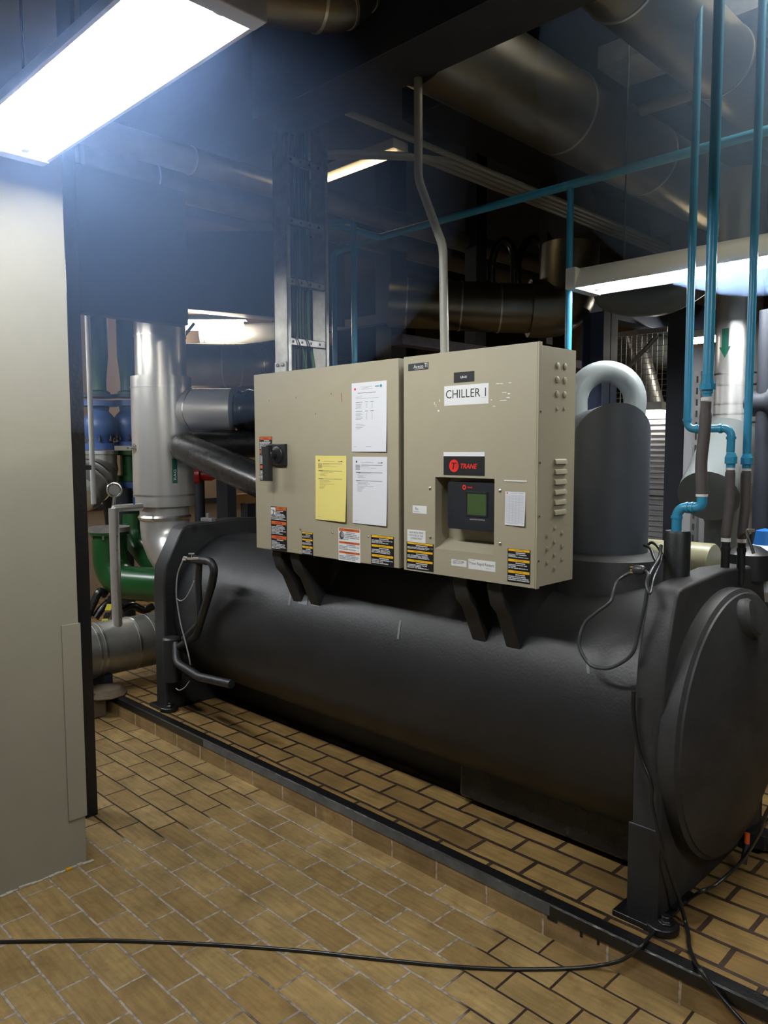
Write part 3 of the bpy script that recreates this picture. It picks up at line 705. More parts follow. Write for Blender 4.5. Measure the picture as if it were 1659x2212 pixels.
# ---- taped papers (things of their own)
def sheet(x0, x1, z0, z1, kind, label, curl=.004):
    b = MB(); n = 8
    def P(u, v, e):
        y = CF-.0012-e-curl*(v**2)*(.35+.65*u)
        return (x0+(x1-x0)*u, y, z1-(z1-z0)*v)
    vs = [P(i/n, j/n, 0) for j in range(n+1) for i in range(n+1)]
    b.add(vs, [(j*(n+1)+i, (j+1)*(n+1)+i, (j+1)*(n+1)+i+1, j*(n+1)+i+1) for j in range(n) for i in range(n)], 0)
    def R2(u0, u1, v0, v1, mi): b.add([P(u0, v1, .0004), P(u1, v1, .0004), P(u1, v0, .0004), P(u0, v0, .0004)], [(0, 1, 2, 3)], mi)
    def rowl(u0, u1, v, mi, h=.007): R2(u0, u1, v, v+h, mi)
    if kind == 'form':
        b.add([P(.12+.022*math.cos(a*.5236), .075+.017*math.sin(a*.5236), .0004) for a in range(12)], [tuple(range(12))], 2)
        rowl(.26, .62, .083, 1, .005); rowl(.74, .86, .085, 2, .007); R2(.84, .87, .078, .094, 2)
        for i in range(4): R2(.09, .22, .12+i*.02, .134+i*.02, 1)
        rowl(.25, .87, .121, 2, .006); rowl(.24, .48, .142, 1, .004); rowl(.24, .7, .165, 1, .004)
        R2(.10, .87, .228, .238, 1); R2(.10, .24, .229, .237, 2)
        for i, e in enumerate((.56, .42, .32, .38)): rowl(.16, e, .25+i*.019, 1, .005)
        R2(.10, .87, .352, .362, 1); R2(.10, .24, .353, .361, 2)
        for i, e in enumerate((.45, .52, .44, .62, .34, .33, .30, .27)): rowl(.14, e, .378+i*.019, 1, .005)
        rowl(.08, .18, .955, 1, .004)
    elif kind == 'report':
        b.add([P(.10+.028*math.cos(a*.5236), .09+.018*math.sin(a*.5236), .0004) for a in range(12)], [tuple(range(12))], 3)
        rowl(.24, .60, .062, 1, .004); rowl(.32, .5, .078, 1, .004); rowl(.26, .6, .094, 1, .004)
        R2(.68, .79, .062, .076, 4); R2(.81, .87, .05, .085, 4)
        rowl(.18, .70, .148, 2, .006); rowl(.12, .3, .205, 1, .004); rowl(.12, .78, .228, 1, .004)
        for q, nn in ((.28, 4), (.41, 6)):
            for u in (.12, .38, .54): rowl(u, u+(.2 if u < .2 else .1), q, 2, .006)
            for i in range(nn):
                rowl(.12, .12+random.uniform(.14, .22), q+.03+i*.018, 1, .005); rowl(.42, .45, q+.03+i*.018, 1, .005); rowl(.58, .61, q+.03+i*.018, 1, .005)
        for i, e in enumerate((.34, .40, .32, .26)): rowl(.12, e, .60+i*.022, 1, .005)
        rowl(.06, .16, .925, 1, .004); rowl(.42, .58, .925, 1, .004)
    else:
        b.add([P(.10+.035*math.cos(a*.5236), .045+.025*math.sin(a*.5236), .0004) for a in range(12)], [tuple(range(12))], 3)
        rowl(.28, .62, .04, 1, .008); rowl(.68, .92, .04, 2, .008)
        for i in range(26): rowl(.05, .95, .11+i*.033, 1, .006)
        for u in (.22, .38, .54, .7): R2(u, u+.006, .1, .95, 1)
    inks = {'paper_yellow': ['paper_yellow', 'ink_yellow', 'ink_dark', 'ink_dark', 'ink_dark']}.get('paper_yellow' if 'yellow' in label else '', ['paper', 'ink', 'ink_dark', 'logo_red', 'teal'])
    return tag(b.build('paper_sheet', inks), label, 'paper', 'papers taped to the cabinet doors')
sheet(-2.491, -2.2765, 1.7200, 2.0165, 'report', 'white printed test report, the upper of two white sheets on the wide cabinet', .006)
sheet(-2.4885, -2.2755, 1.4060, 1.698, 'form', 'white printed form, the lower white sheet on the wide cabinet', .007)
sheet(-2.740, -2.5285, 1.4070, 1.7015, 'form', 'yellow printed form taped beside the lower white sheet', .010)
sh = sheet(-1.670, -1.582, 1.4525, 1.575, 'log', 'small gridded log sheet in a clear sleeve right of the display', .006)
b = MB(); b.box(-1.676, -1.576, CF-.0022, CF-.0012, 1.612, 1.6175, 0)
plabel(b.build('sleeve_edge', 'white_tape', sh), 'white top strip of the clear sleeve')

# ================================================================ CABLE LADDER, CABLES, CONDUIT
lad = thing('cable_ladder', (-3.10, 2.55, ZT-.02), 'upright galvanised cable ladder rising from the wide tan cabinet', 'cable tray')
def rail(y, s):
    b = MB(); x0, x1 = -3.155, -3.05
    b.box(x0, x1, y, y+.003, 2.07, CEIL); b.box(x0, x0+.003, y, y+s*.022, 2.07, CEIL); b.box(x1-.003, x1, y, y+s*.022, 2.07, CEIL)
    return b.build('rail', 'galv', lad)
rail(2.412, 1); rail(2.660, 1)
for k in range(7):
    z = 2.265+k*.292
    b = MB(); b.box(-3.062, -3.056, 2.415, 2.66, z-.018, z+.018); b.box(-3.080, -3.056, 2.415, 2.66, z+.015, z+.018); b.box(-3.080, -3.056, 2.415, 2.66, z-.018, z-.015)
    for j in range(4): b.lathe((-3.0562, 2.45+j*.058, z), (1, 0, 0), [(0, .007), (.0008, .007)], 12, 1)
    b.build('rung', ['galv', 'cabinet_dark'], lad)
b = MB(); b.box(-3.15, -3.06, 2.405, 2.4115, 2.09, 2.165); b.lathe((-3.085, 2.405, 2.15), (0, -1, 0), [(0, .010), (.006, .009), (.007, .005), (.012, .005)], 12); b.lathe((-3.125, 2.405, 2.15), (0, -1, 0), [(0, .010), (.006, .009), (.007, .005), (.012, .005)], 12)
b.build('end_bracket', 'galv', lad, bevel=.002)
def cable(y, x, r, m, lab, grp, dx=0, top=CEIL-.02):
    pts = smooth_path([(x+dx, y+dx*1.2, 2.085), (x+dx*.6, y+dx*.6, 2.20), (x, y, 2.33), (x+.002, y+.003, 2.8), (x-.002, y-.002, 3.4), (x, y, top)], 6)
    return tag(MB().tube(pts, r, 10).build('power_cable', m), lab, 'cable', grp)
for i in range(7):
    cable(2.448+i*.0185, -3.094+(.006 if i % 2 else 0), .0085, 'cable', 'black power cable in the bundle strapped along the galvanised cable ladder', 'power cables on the ladder')
cable(2.582, -3.092, .0085, 'cable_green', 'green earth cable bending away at the foot of the cable ladder', 'green cables on the ladder', .02)
cable(2.515, -3.079, .006, 'cable_green', 'thin green cable slanting among the black cables on the ladder', 'green cables on the ladder', .022, 2.62)
for z in (2.265, 2.557):
    for y in (2.48, 2.545):
        tag(MB().tube(smooth_path([(-3.085, y-.018, z+.030), (-3.052, y-.010, z+.018), (-3.050, y+.008, z-.018), (-3.085, y+.016, z-.030)], 5), .0032, 8).build('cable_tie', 'cable'),
            'black cable tie across the %s visible ladder rung, %s of its pair' % ('lower' if z < 2.4 else 'upper', 'left' if y < 2.5 else 'right'), 'cable tie', 'ties on the ladder rungs')
# conduit from the right cabinet to the beam
c0 = at(961, 757, Y=2.44); c1 = at(957, 532, Y=2.44); c2 = at(904, 388, Y=2.44); c3 = at(900, 60, Y=2.44)
cr_ = .0175
con = thing('conduit', (c0.x, c0.y, ZT-.01), 'grey steel conduit rising with a double bend from the display cabinet', 'conduit')
MB().tube(fillet([(c0.x, 2.44, ZT-.02), c1, c2, (c2.x-.004, 2.44, 3.60)], .16, 9), cr_, 20).build('pipe', 'conduit', con, ang=50)
MB().lathe((c0.x, 2.44, ZT-.012), (0, 0, 1), [(0, .030), (.014, .030), (.014, .024), (.03, .024), (.03, .019)], 8).build('gland', 'conduit', con)

# ================================================================ FLUORESCENT LUMINAIRES
def luminaire(xc, yc, z, length, label, tubem='tube', group='fluorescent ceiling lamps', width=.30, drop=True):
    """reflector opens downward; length runs along X"""
    t = thing('ceiling_lamp', (xc, yc, z), label, 'lamp', group)
    l, w = length/2, width/2
    b = MB()   # inverted trough
    b.prism([(-w, 0), (-w+.012, 0), (-w*.55, .062), (w*.55, .062), (w-.012, 0), (w, 0), (w, .012), (w*.62, .098), (-w*.62, .098), (-w, .012)], lambda p, a: (xc+a, yc+p[0], z+p[1]), -l, l)
    b.build('housing', 'lamp_white', t)
    for s in (-1, 1):
        b = MB(); b.box(xc+s*l, xc+s*(l+.055), yc-w, yc+w, z-.004, z+.098); b.build('end_cap', 'lamp_white', t, bevel=.004)
        for q in (-1, 1): MB().box(xc+s*(l-.028), xc+s*l, yc+q*.062-.012, yc+q*.062+.012, z+.012, z+.05).build('lamp_holder', 'lamp_white', t, bevel=.003)
    b = MB(); b.box(xc-l, xc+l, yc-w*.5, yc+w*.5, z+.0595, z+.0615); b.build('reflector', 'lamp_white', t)
    for q in (-1, 1): MB().tube([(xc-l+.02, yc+q*.062, z+.032), (xc+l-.02, yc+q*.062, z+.032)], .0135, 14).build('tube', tubem, t)
    if drop:
        for s in (-1, 1): MB().tube([(xc+s*l*.7, yc, z+.098), (xc+s*l*.7, yc, CEIL)], .004, 8).build('hanger', 'steel_dark', t)
    return t
a = at(102, 349, Z=2.75); c = at(555, 68, Z=2.75); e = at(0, 272, Z=2.75)
lx0, lx1 = a.x, c.x; ly1 = (a.y+c.y)/2
luminaire((lx0+lx1)/2, ly1-.15, 2.75, lx1-lx0, 'white twin-tube lamp glaring overhead in front of the pillar')
a = at(1240, 622, Z=2.5); c = at(1260, 642, Z=2.5)
luminaire(a.x+.62+.01, (a.y+c.y)/2, 2.5, 1.24, 'white twin-tube lamp hanging behind the three blue drop pipes', width=.25)
# lamps of the same kind outside the frame, two of them added unseen behind the pillar
luminaire(.9, 1.0, 2.75, 1.24, 'white twin-tube lamp in line with the glaring one, beyond the right edge')
luminaire(-5.0, 1.05, 2.75, 1.24, 'added unseen twin-tube lamp in line with the glaring one, hidden behind the pillar')  # added out of sight to brighten the riser and left pipework
luminaire(-6.7, 1.05, 2.75, 1.24, 'second added unseen twin-tube lamp, farthest along the row behind the pillar')  # added out of sight for still more light on the left
luminaire(-.58, 3.25, 3.98, 1.24, 'white twin-tube lamp just beyond the upper right corner')
# distant lamps
def strip_lamp(p, q, r, m, label, hood=True):
    d = (q-p).normalized(); t = thing('ceiling_lamp', (p+q)/2+Vector((0, 0, .02)), label, 'lamp', 'fluorescent ceiling lamps')
    MB().tube([p, q], r, 12).build('tube', m, t)
    s = d.cross(Vector((0, 0, 1))).normalized()
    MB().obox((p+q)/2+Vector((0, 0, r+.035)), (d, s, Vector((0, 0, 1))), ((q-p).length/2+.04, .07, .03)).build('housing', 'lamp_white', t, bevel=.005)
    return t
p = at(692, 395, Y=3.69); q = at(830, 346, Y=3.69)
strip_lamp(Vector((p.x, 3.69, p.z)), Vector((p.x+1.2*(q.x-p.x)/abs(q.x-p.x)*.62, 3.69, p.z)), .012, 'tube_dim', 'dim yellowish strip lamp in the dark ceiling beside the cable ladder')
p = at(404, 704, D=8.45); q = at(525, 692, D=8.45)
strip_lamp(p, Vector((q.x, q.y, p.z)), .05, 'tube_far', 'glowing strip lamp between the ducts above the jacketed pipes on the left')
p = at(150, 829, D=8.4); q = at(184, 829, D=8.4)
strip_lamp(p-(q-p)*.4, q, .03, 'tube_far', 'far strip lamp glimpsed between the pillar and the green pipes')


# ================================================================ PIPES
UP = Vector((0, 0, 1))
def pipe(name, pts, r, m, label, cat='pipe', bands=(), fr=.0, n=40, parts=None, bandm='alu_band', bw=.012, group=None):
    """a jacketed pipe run; bands are (distance along the first straight run) of raised joint rings"""
    path = fillet(pts, fr, 10) if fr else [Vector(p) for p in pts]
    t = thing(name, path[0], label, cat, group)
    MB().tube(path, r, n).build('pipe', m, t, ang=50)
    cum = [0]
    for i in range(len(path)-1): cum.append(cum[-1]+(path[i+1]-path[i]).length)
    for s in bands:
        for i in range(len(path)-1):
            if cum[i] <= s <= cum[i+1]:
                d = (path[i+1]-path[i]).normalized(); p = path[i]+d*(s-cum[i])
                b = MB(); b.lathe(p-d*bw/2, d, [(0, r+.0005), (0, r+.004), (bw, r+.004), (bw, r+.0005)], n); b.build('joint_band', bandm, t, ang=30); break
    return t

# ---- left: tall jacketed riser marked RAG
gx, gy = -5.0, 2.815
def gz(y): return at(348, y, X=gx).z
rg = thing('jacketed_riser', (gx, gy, gz(1092)), 'shiny aluminium-jacketed riser with a green RAG strip, behind the vessel left end', 'pipe')
zt, zm, zb = gz(650), gz(815), gz(1092)
MB().lathe((gx, gy, zb), UP, [(0, .17), (0, .209), (.04, .211), (zm-zb, .209), (zm-zb, .18)], 64).build('jacket', 'alu', rg, ang=30)
MB().lathe((gx, gy, zm-.02), UP, [(0, .176), (3.40-zm, .176)], 64).build('upper_pipe', 'alu', rg)
for y in (1068, 838): MB().lathe((gx, gy, gz(y)-.006), UP, [(0, .2095), (0, .213), (.012, .213), (.012, .2095)], 64).build('joint_band', 'alu_band', rg, ang=30)
for y in (728, ): MB().lathe((gx, gy, gz(y)-.006), UP, [(0, .1765), (0, .180), (.012, .180), (.012, .1765)], 64).build('joint_band', 'alu_band', rg, ang=30)
el = fillet([(gx, gy, zb+.02), (gx, gy, zb-.30), (gx+.52, gy+.05, zb-.52)], .30, 5)
MB().tube([Vector(p) for p in el], .172, 40).build('elbow', 'alu', rg, ang=14)
MB().lathe((gx, gy, zb-.10), UP, [(0, .178), (.02, .186), (.035, .178)], 48).build('joint_band', 'alu_band', rg)
d = CR.copy(); d.z = 0; d.normalize()
bz = gz(888)
MB().lathe((gx, gy, bz), d, [(.10, .158), (.50, .158), (.502, .150), (.52, .12)], 48).build('branch', 'alu', rg, ang=30)
# saddle seam of the branch
toc = (CPOS-Vector((gx, gy, bz))); toc.z = 0; toc.normalize()
pts = []
for k in range(13):
    a = -math.pi/2+math.pi*k/12
    h = .160*math.sin(a); f_ = .160*math.cos(a)
    o = math.sqrt(max(.0, .211**2-f_**2))
    pts.append(Vector((gx, gy, bz+h))+d*o+toc*f_)
MB().tube(pts, .006, 8).build('saddle_seam', 'alu_band', rg)
fa = at(377, 1012, X=gx); n_ = (CPOS-Vector((gx, gy, fa.z))); n_.z = 0; n_.normalize()
def ring_patch(mb, z0, z1, a0, a1, r, mi):
    k = 6; vs = []
    for i in range(k+1):
        a = a0+(a1-a0)*i/k
        for z in (z0, z1): vs.append((gx+r*math.cos(a), gy+r*math.sin(a), z))
    mb.add(vs, [(2*i, 2*i+2, 2*i+3, 2*i+1) for i in range(k)], mi)
def ang_at(px_):   # angle on the jacket that faces the room at this picture column
    best = None
    for k in range(720):
        a = k*math.pi/360; p = Vector((gx+.211*math.cos(a), gy+.211*math.sin(a), fa.z)); v = p-CPOS
        if (Vector((math.cos(a), math.sin(a), 0))).dot(-v) < 0: continue
        xx = CX+FPX*v.dot(CR)/v.dot(_f)
        if best is None or abs(xx-px_) < best[0]: best = (abs(xx-px_), a)
    return best[1]
b = MB(); a0, a1 = ang_at(372), ang_at(383)
ring_patch(b, gz(1042), gz(990), a0, a1, .2118, 0)
vs, fs = text_geo('RAG')
za, zb_ = gz(1035), gz(1013)
b.add([(gx+.2124*math.cos(a0+(a1-a0)*(.74-.5*v)), gy+.2124*math.sin(a0+(a1-a0)*(.74-.5*v)), za+(zb_-za)*u) for u, v in vs], fs, 1)
plabel(b.build('marker_strip', ['arrow_green', 'label_white'], rg), 'dark green strip lettered RAG')
# thermometer plate with round collar
tp = at(290, 968, X=gx); an = ang_at(291); nn = Vector((math.cos(an), math.sin(an), 0))
b = MB(); b.lathe(Vector((gx, gy, tp.z))+nn*.208, nn, [(0, .035), (.004, .034), (.006, .012), (.05, .010)], 28); b.obox(Vector((gx, gy, tp.z))+nn*.235-d*.055, (d, UP, nn), (.055, .016, .003))
b.build('gauge_pocket', 'chrome', rg, ang=25)
# ---- black lagged pipe pair in front of the riser
e0 = at(386, 962, Y=2.80); e1 = at(565, 1040, Y=2.62); e2 = at(575, 958, Y=3.35)
pipe('lagged_pipe', [e2+(e2-e0)*.3, e0, e1+(e1-e0)*.2], .098, 'pvc_black', 'glossy black lagged pipe with a bend, crossing in front of the shiny riser', fr=.10, bands=(.02,), bandm='pvc_black')
# black wrapped valve at the branch end
bp_ = Vector((gx, gy, bz))+d*.66
t = thing('wrapped_valve', bp_, 'black plastic-wrapped valve at the end of the riser branch beside the wide cabinet', 'valve')
b = MB(); b.lathe(bp_-d*.14, d, [(0, .12), (.03, .15), (.06, .135), (.10, .155), (.16, .14), (.22, .16), (.30, .14), (.34, .10)], 24)
o = b.build('body', 'pvc_black', t, ang=70)
# ---- horizontal jacketed pipe low on the left, running into the room
hp0, hp1 = at(170, 1413, X=-4.97), at(335, 1378, X=-4.97)
hz = .392
pipe('jacketed_pipe', [(-4.97, 1.2, hz), (-4.97, 2.62, hz), (-4.97, 3.4, hz)], .183, 'alu_dull', 'dull aluminium-jacketed pipe lying low between the pillar and the vessel end', bands=(1.02, 1.06, 1.30, 1.42, 1.52), bw=.016)
b = MB()
for y in (1.6, 2.25): b.box(-5.1, -4.84, y, y+.06, PADZ, .24)
tag(b.build('pipe_cradle', 'steel_dark'), 'dark steel cradle under the low jacketed pipe at the left', 'support')
pp = at(222, 1475, X=-4.9)
b = MB(); b.lathe((pp.x+.1, 2.24, .126), UP, [(0, .14), (.05, .10), (.07, .0)], 9)
b.box(-5.2, -4.75, 1.75, 2.22, 0, .17)
tag(b.build('concrete_block', 'concrete', bevel=.01), 'rough concrete block on the plinth edge under the low jacketed pipe', 'block')
# ---- thin jacketed drop pipe with elbow
tx0 = at(253, 1340, X=-4.90); tx1 = at(247, 1098, X=-4.90); tx2 = at(312, 1101, X=-4.90)
dp = thing('drop_pipe', (tx0.x, tx0.y, hz+.17), 'slim shiny jacketed drop pipe with square elbow above the low jacketed pipe', 'pipe')
MB().tube([(tx0.x, tx0.y, hz+.15), (tx0.x, tx0.y, tx1.z+.0)], .0335, 24).build('pipe', 'alu', dp)
MB().tube([(tx0.x, tx0.y, tx1.z-.03), (tx0.x, tx0.y, tx1.z), (tx2.x, tx2.y-.02, tx1.z)], .026, 20).build('elbow', 'alu', dp, ang=30)
MB().tube([(tx2.x, tx2.y-.09, tx1.z), (tx2.x, tx2.y-.02, tx1.z)], .024, 20).build('pipe_end', 'alu_band', dp)
bl = at(290, 1085, X=-4.89); MB().obox(bl, (CR, UP, _f), (.004, .035, .010)).build('handle', 'blue_paint', dp)
g0 = at(247, 1058, X=-4.90)
b = MB(); ax = (CPOS-g0).normalized(); u_, w_ = perp(ax)
b.tube([g0+u_*.045*math.cos(2*math.pi*k/24)+w_*.045*math.sin(2*math.pi*k/24) for k in range(24)], .007, 8, closed=True)
b.lathe(g0-ax*.02, ax, [(0, .036), (.006, .036)], 24)
b.tube([g0-UP*.045, (tx0.x, tx0.y, tx1.z+.02)], .011, 12)
b.build('gauge', 'chrome', dp)
for y in (1158, 1188, 1232, 1275): 
    s_ = at(253, y, X=-4.87); b = MB(); b.lathe(s_+Vector((-.0, 0, 0)), (1, -.5, 0), [(-.01, .005), (.012, .005)], 8); b.build('rivet', 'chrome', dp)
# ---- green and blue pump pipework
def gp(x, y, dd): return at(x, y, D=dd)
GD = 6.3
def riser(xc, dd, w, flange, label):
    c = gp(xc, 858, dd); k = dd/FPX
    t = thing('green_riser', c, label, 'pipe', 'green risers with blue valves')
    b = MB(); b.lathe(c+UP*.02, UP, [(0, w*k*.9), (.02, w*k*.9), (.035, w*k*.62), (.10, w*k*.60), (.28, w*k*.78), (.30, w*k*.82), (CEIL-c.z-.03, w*k*.82)], 36); b.build('pipe', 'green', t, ang=40)
    MB().lathe(c-UP*.005, UP, [(0, flange*k), (.025, flange*k)], 36).build('flange', 'steel_dark', t, ang=30)
    v = thing('blue_valve', c-UP*.38, 'blue cast check valve with bolted flanges, %s' % ('left of the pair' if xc < 230 else 'right of the pair, partly behind the shiny riser'), 'valve', 'blue check valves')
    MB().lathe(c-UP*.03, -UP, [(0, flange*k), (.045, flange*k), (.047, w*k*.8), (.085, w*k*.72), (.12, w*k*1.05), (.16, w*k*1.32), (.22, w*k*1.36), (.28, w*k*1.2), (.31, w*k*1.02), (.345, w*k*1.0), (.347, flange*k), (.40, flange*k)], 40).build('body', 'blue_paint', v, ang=32)
    for q in range(8):
        a = q*math.pi/4+.3; p = c+Vector((math.cos(a), math.sin(a), 0))*flange*k*.85
        MB().lathe(p-UP*.36, UP, [(0, .012), (.02, .012), (.021, .007), (.045, .007)], 6).build('bolt', 'chrome', v)
    return t, c, k
t1, c1_, k1 = riser(214, 6.3, 26, 36, 'green riser with reducer above the left blue valve, beside the white pole')
t2, c2_, k2 = riser(276, 6.5, 24, 32, 'green riser above the right blue valve, half hidden by the shiny riser')
# jacketed elbow below the left valve
zz = c1_.z-.43
t = thing('jacketed_elbow', c1_-UP*.46, 'shiny jacketed elbow below the left blue valve, turning to a capped pump end', 'pipe')
MB().lathe(c1_-UP*.435, -UP, [(0, 36*k1), (.028, 36*k1)], 36).build('flange', 'galv', t, ang=30)
q0 = c1_-UP*.45; q1 = gp(226, 1018, 6.3); q1 = Vector((c1_.x, c1_.y, q1.z)); q2 = gp(150, 1090, 6.0)
MB().tube(fillet([q0, q1, q1+(q2-q1)*.35], .12, 4), [33*k1]*2+[36*k1]*4+[38*k1], 36).build('pipe', 'alu_dull', t, ang=16) if len(fillet([q0, q1, q1+(q2-q1)*.35], .12, 4)) == 7 else None
MB().lathe(q1, (q2-q1), [(-.01, 36*k1), (.06, 44*k1), (.10, 45*k1), (.30, 45*k1), (.36, 38*k1), (.38, 20*k1), (.385, 0)], 40).build('end_cap', 'alu_dull', t, ang=20)
for f_ in (.10, .17): MB().lathe(q1+(q2-q1).normalized()*f_, (q2-q1), [(-.008, 44.6*k1), (-.008, 47.5*k1), (.008, 47.5*k1), (.008, 44.6*k1)], 40).build('joint_band', 'alu_band', t, ang=20)
MB().tube([Vector((q1.x+.05, q1.y+.1, q1.z-.15)), Vector((q1.x+.10, q1.y+.1, .9)), Vector((q1.x+.10, q1.y+.1, .0))], [.12, .10, .10], 24).build('support_leg', 'steel_dark', t)
# green stack under the right valve
t = thing('green_flange_stack', c2_-UP*.95, 'stack of green and blue flanges below the right blue valve', 'pipe fitting')
MB().lathe(c2_-UP*.435, -UP, [(0, 32*k2), (.05, 32*k2), (.052, 20*k2), (.22, 20*k2), (.222, 30*k2), (.27, 30*k2)], 32).build('upper_flange', 'green', t, ang=30)
MB().lathe(c2_-UP*.705, -UP, [(0, 27*k2), (.08, 27*k2)], 32).build('wafer_valve', 'blue_paint', t, ang=30)
MB().lathe(c2_-UP*.785, -UP, [(0, 30*k2), (.05, 30*k2), (.06, 22*k2), (.30, 22*k2)], 32).build('lower_flange', 'green', t, ang=30)
# green elbow low
ge0 = gp(236, 1148, 5.9)
t = thing('green_elbow', (ge0.x, ge0.y, ge0.z-.4), 'big glossy green pipe elbow with grey flange, left of the vessel end', 'pipe')
kk = 5.9/FPX
MB().lathe(ge0, UP, [(-.02, 42*kk), (.0, 42*kk)], 40).build('lower_flange', 'green', t, ang=30)
MB().lathe(ge0+UP*.002, UP, [(0, 43*kk), (.035, 43*kk), (.036, 0)], 40).build('flange', 'galv', t, ang=30)
ge1 = gp(240, 1290, 5.9); ge2 = gp(345, 1262, 5.7); ge1.x, ge1.y = ge0.x, ge0.y
MB().tube(fillet([ge0, Vector((ge0.x, ge0.y, ge2.z-.02)), ge2+(ge2-Vector((ge0.x, ge0.y, ge2.z)))*.5], .30, 12), 36*kk, 36).build('elbow', 'green', t, ang=50)
for q in range(8):
    a = q*math.pi/4; p = ge0+Vector((math.cos(a), math.sin(a), 0))*38*kk; MB().lathe(p-UP*.05, UP, [(0, .009), (.03, .009)], 6).build('bolt', 'chrome', t)
g2 = [gp(283, 1110, 6.2), gp(286, 1170, 6.2), gp(330, 1225, 6.0), gp(360, 1235, 5.9)]
pipe('green_pipe', g2, 20*kk, 'green', 'dark green pipe curving down behind the slim jacketed drop pipe', fr=.2)
# loose black hoses and striped tape behind
for pts, lab in (([(190, 1330), (203, 1300), (215, 1278), (228, 1285)], 'black hose lying nearest the pillar, behind the low jacketed pipe'), ([(205, 1335), (222, 1312), (240, 1300), (262, 1312)], 'black hose looped beside the striped tape behind the low jacketed pipe'), ([(262, 1318), (285, 1308), (310, 1318), (330, 1310)], 'black hose right of the slim drop pipe behind the low jacketed pipe')):
    tag(MB().tube(smooth_path([at(x, y, X=-5.6) for x, y in pts], 6), .03, 14).build('rubber_hose', 'pvc_black'), lab, 'hose', 'black hoses behind the low pipe')
b = MB()
for i, (x, y) in enumerate(((222, 1350), (229, 1336), (233, 1318), (236, 1300))):
    p = at(x, y, X=-5.35); p2 = at(x+5, y-13, X=-5.35); b.obox((p+p2)/2, (p2-p, CR, _f), ((p2-p).length/2*1.05, .022, .002), i % 2)
tag(b.build('striped_tape', ['hazard', 'pvc_black']), 'yellow and black striped barrier tape behind the slim drop pipe', 'tape')
# white pole
wp = at(199, 990, X=-4.6)
tag(MB().tube([(wp.x, wp.y, 1.40), (wp.x-.0, wp.y, CEIL)], .0155, 16).build('pole', 'grey_paint'), 'slim white pole rising in front of the green risers, next to the pillar', 'pole')
b = MB(); p = at(150, 1012, X=-4.55); q = at(196, 1010, X=-4.55); b.obox((p+q)/2, (q-p, UP, (q-p).cross(UP)), ((q-p).length/2, .014, .01))
tag(b.build('pole_bracket', 'black_steel'), 'short black bracket holding the foot of the white pole', 'bracket')
# red motor and wall plank behind
rp = at(430, 1025, D=7.4)
t = thing('red_actuator', rp, 'dark red cylindrical motor showing behind the black lagged pipe', 'motor')
MB().lathe(rp-CR*.10, CR, [(0, .07), (.03, .095), (.12, .095), (.13, .06), (.22, .06), (.28, .03)], 28).build('casing', 'red_paint', t)
MB().tube([rp, Vector((rp.x, rp.y, 0))], .05, 16).build('stand', 'steel_dark', t)
w0, w1 = at(495, 1078, X=-6.6), at(600, 1066, X=-6.6)
tag(MB().box(-6.66, -6.58, w0.y, w1.y, w0.z-.05, w0.z+.045).build('plank', 'wood', bevel=.004), 'raw pine plank behind the vessel, left of the wide cabinet', 'plank')
beam(-6.62, -6.5, w0.y+.15, w0.y+.25, 0, w0.z-.05, 'steel_dark', 'column'); beam(-6.62, -6.5, w1.y-.15, w1.y-.05, 0, w0.z-.05, 'steel_dark', 'column')
p0 = at(479, 1080, Y=3.9); beam(p0.x-.085, p0.x+.085, 3.9, 4.0, 0, 1.75, 'steel_dark', 'column')
# ---- jacketed pipes high on the left
p = [at(392, 787, D=7.3), at(540, 790, D=7.3)]
pipe('jacketed_pipe', [p[0]-(p[1]-p[0])*.6, p[0], p[1], at(625, 772, D=7.9), at(655, 735, D=8.6)], .197, 'alu_dull', 'stout jacketed pipe crossing behind the shiny riser, lit from above at its bend', bands=(.41, .80, .92, 1.07, 1.15), fr=.4)
p0, p1 = at(432, 735, D=8.7), at(640, 722, D=8.9)
pipe('jacketed_pipe', [p0, p1+(p1-p0)*.4], .15, 'alu', 'pale jacketed pipe glowing under the far strip lamp, behind the stout one', bands=(.05,))
gd0, gd1 = at(385, 742, D=8.2), at(412, 708, D=8.2)
tag(MB().tube([gd0-(gd1-gd0), gd1+(gd1-gd0)*.3], .018, 10).build('brace', 'green'), 'thin green slanting brace right of the shiny riser', 'brace')
q0, q1 = at(395, 655, D=7.8), at(590, 672, D=6.9)
o = tag(MB().obox((q0+q1)/2+UP*.28, ((q1-q0), (q1-q0).cross(UP), UP), ((q1-q0).length*.9, .35, .35)).build('air_duct', 'steel_dark', bevel=.01), 'dark box duct above the far strip lamp on the left', 'duct')
xx = -4.56
for xx, rr_, lab in ((-4.53, .085, 'jacketed ceiling pipe on the left, the nearer of two catching a streak of light'), (-5.02, .11, 'jacketed ceiling pipe on the left, the farther and thicker of two')):
    pipe('ceiling_pipe', [(xx, 1.7, 3.6), (xx, 8.0, 3.6)], rr_, 'alu_dull', lab, bands=(1.1, 2.2), group='jacketed ceiling pipes')
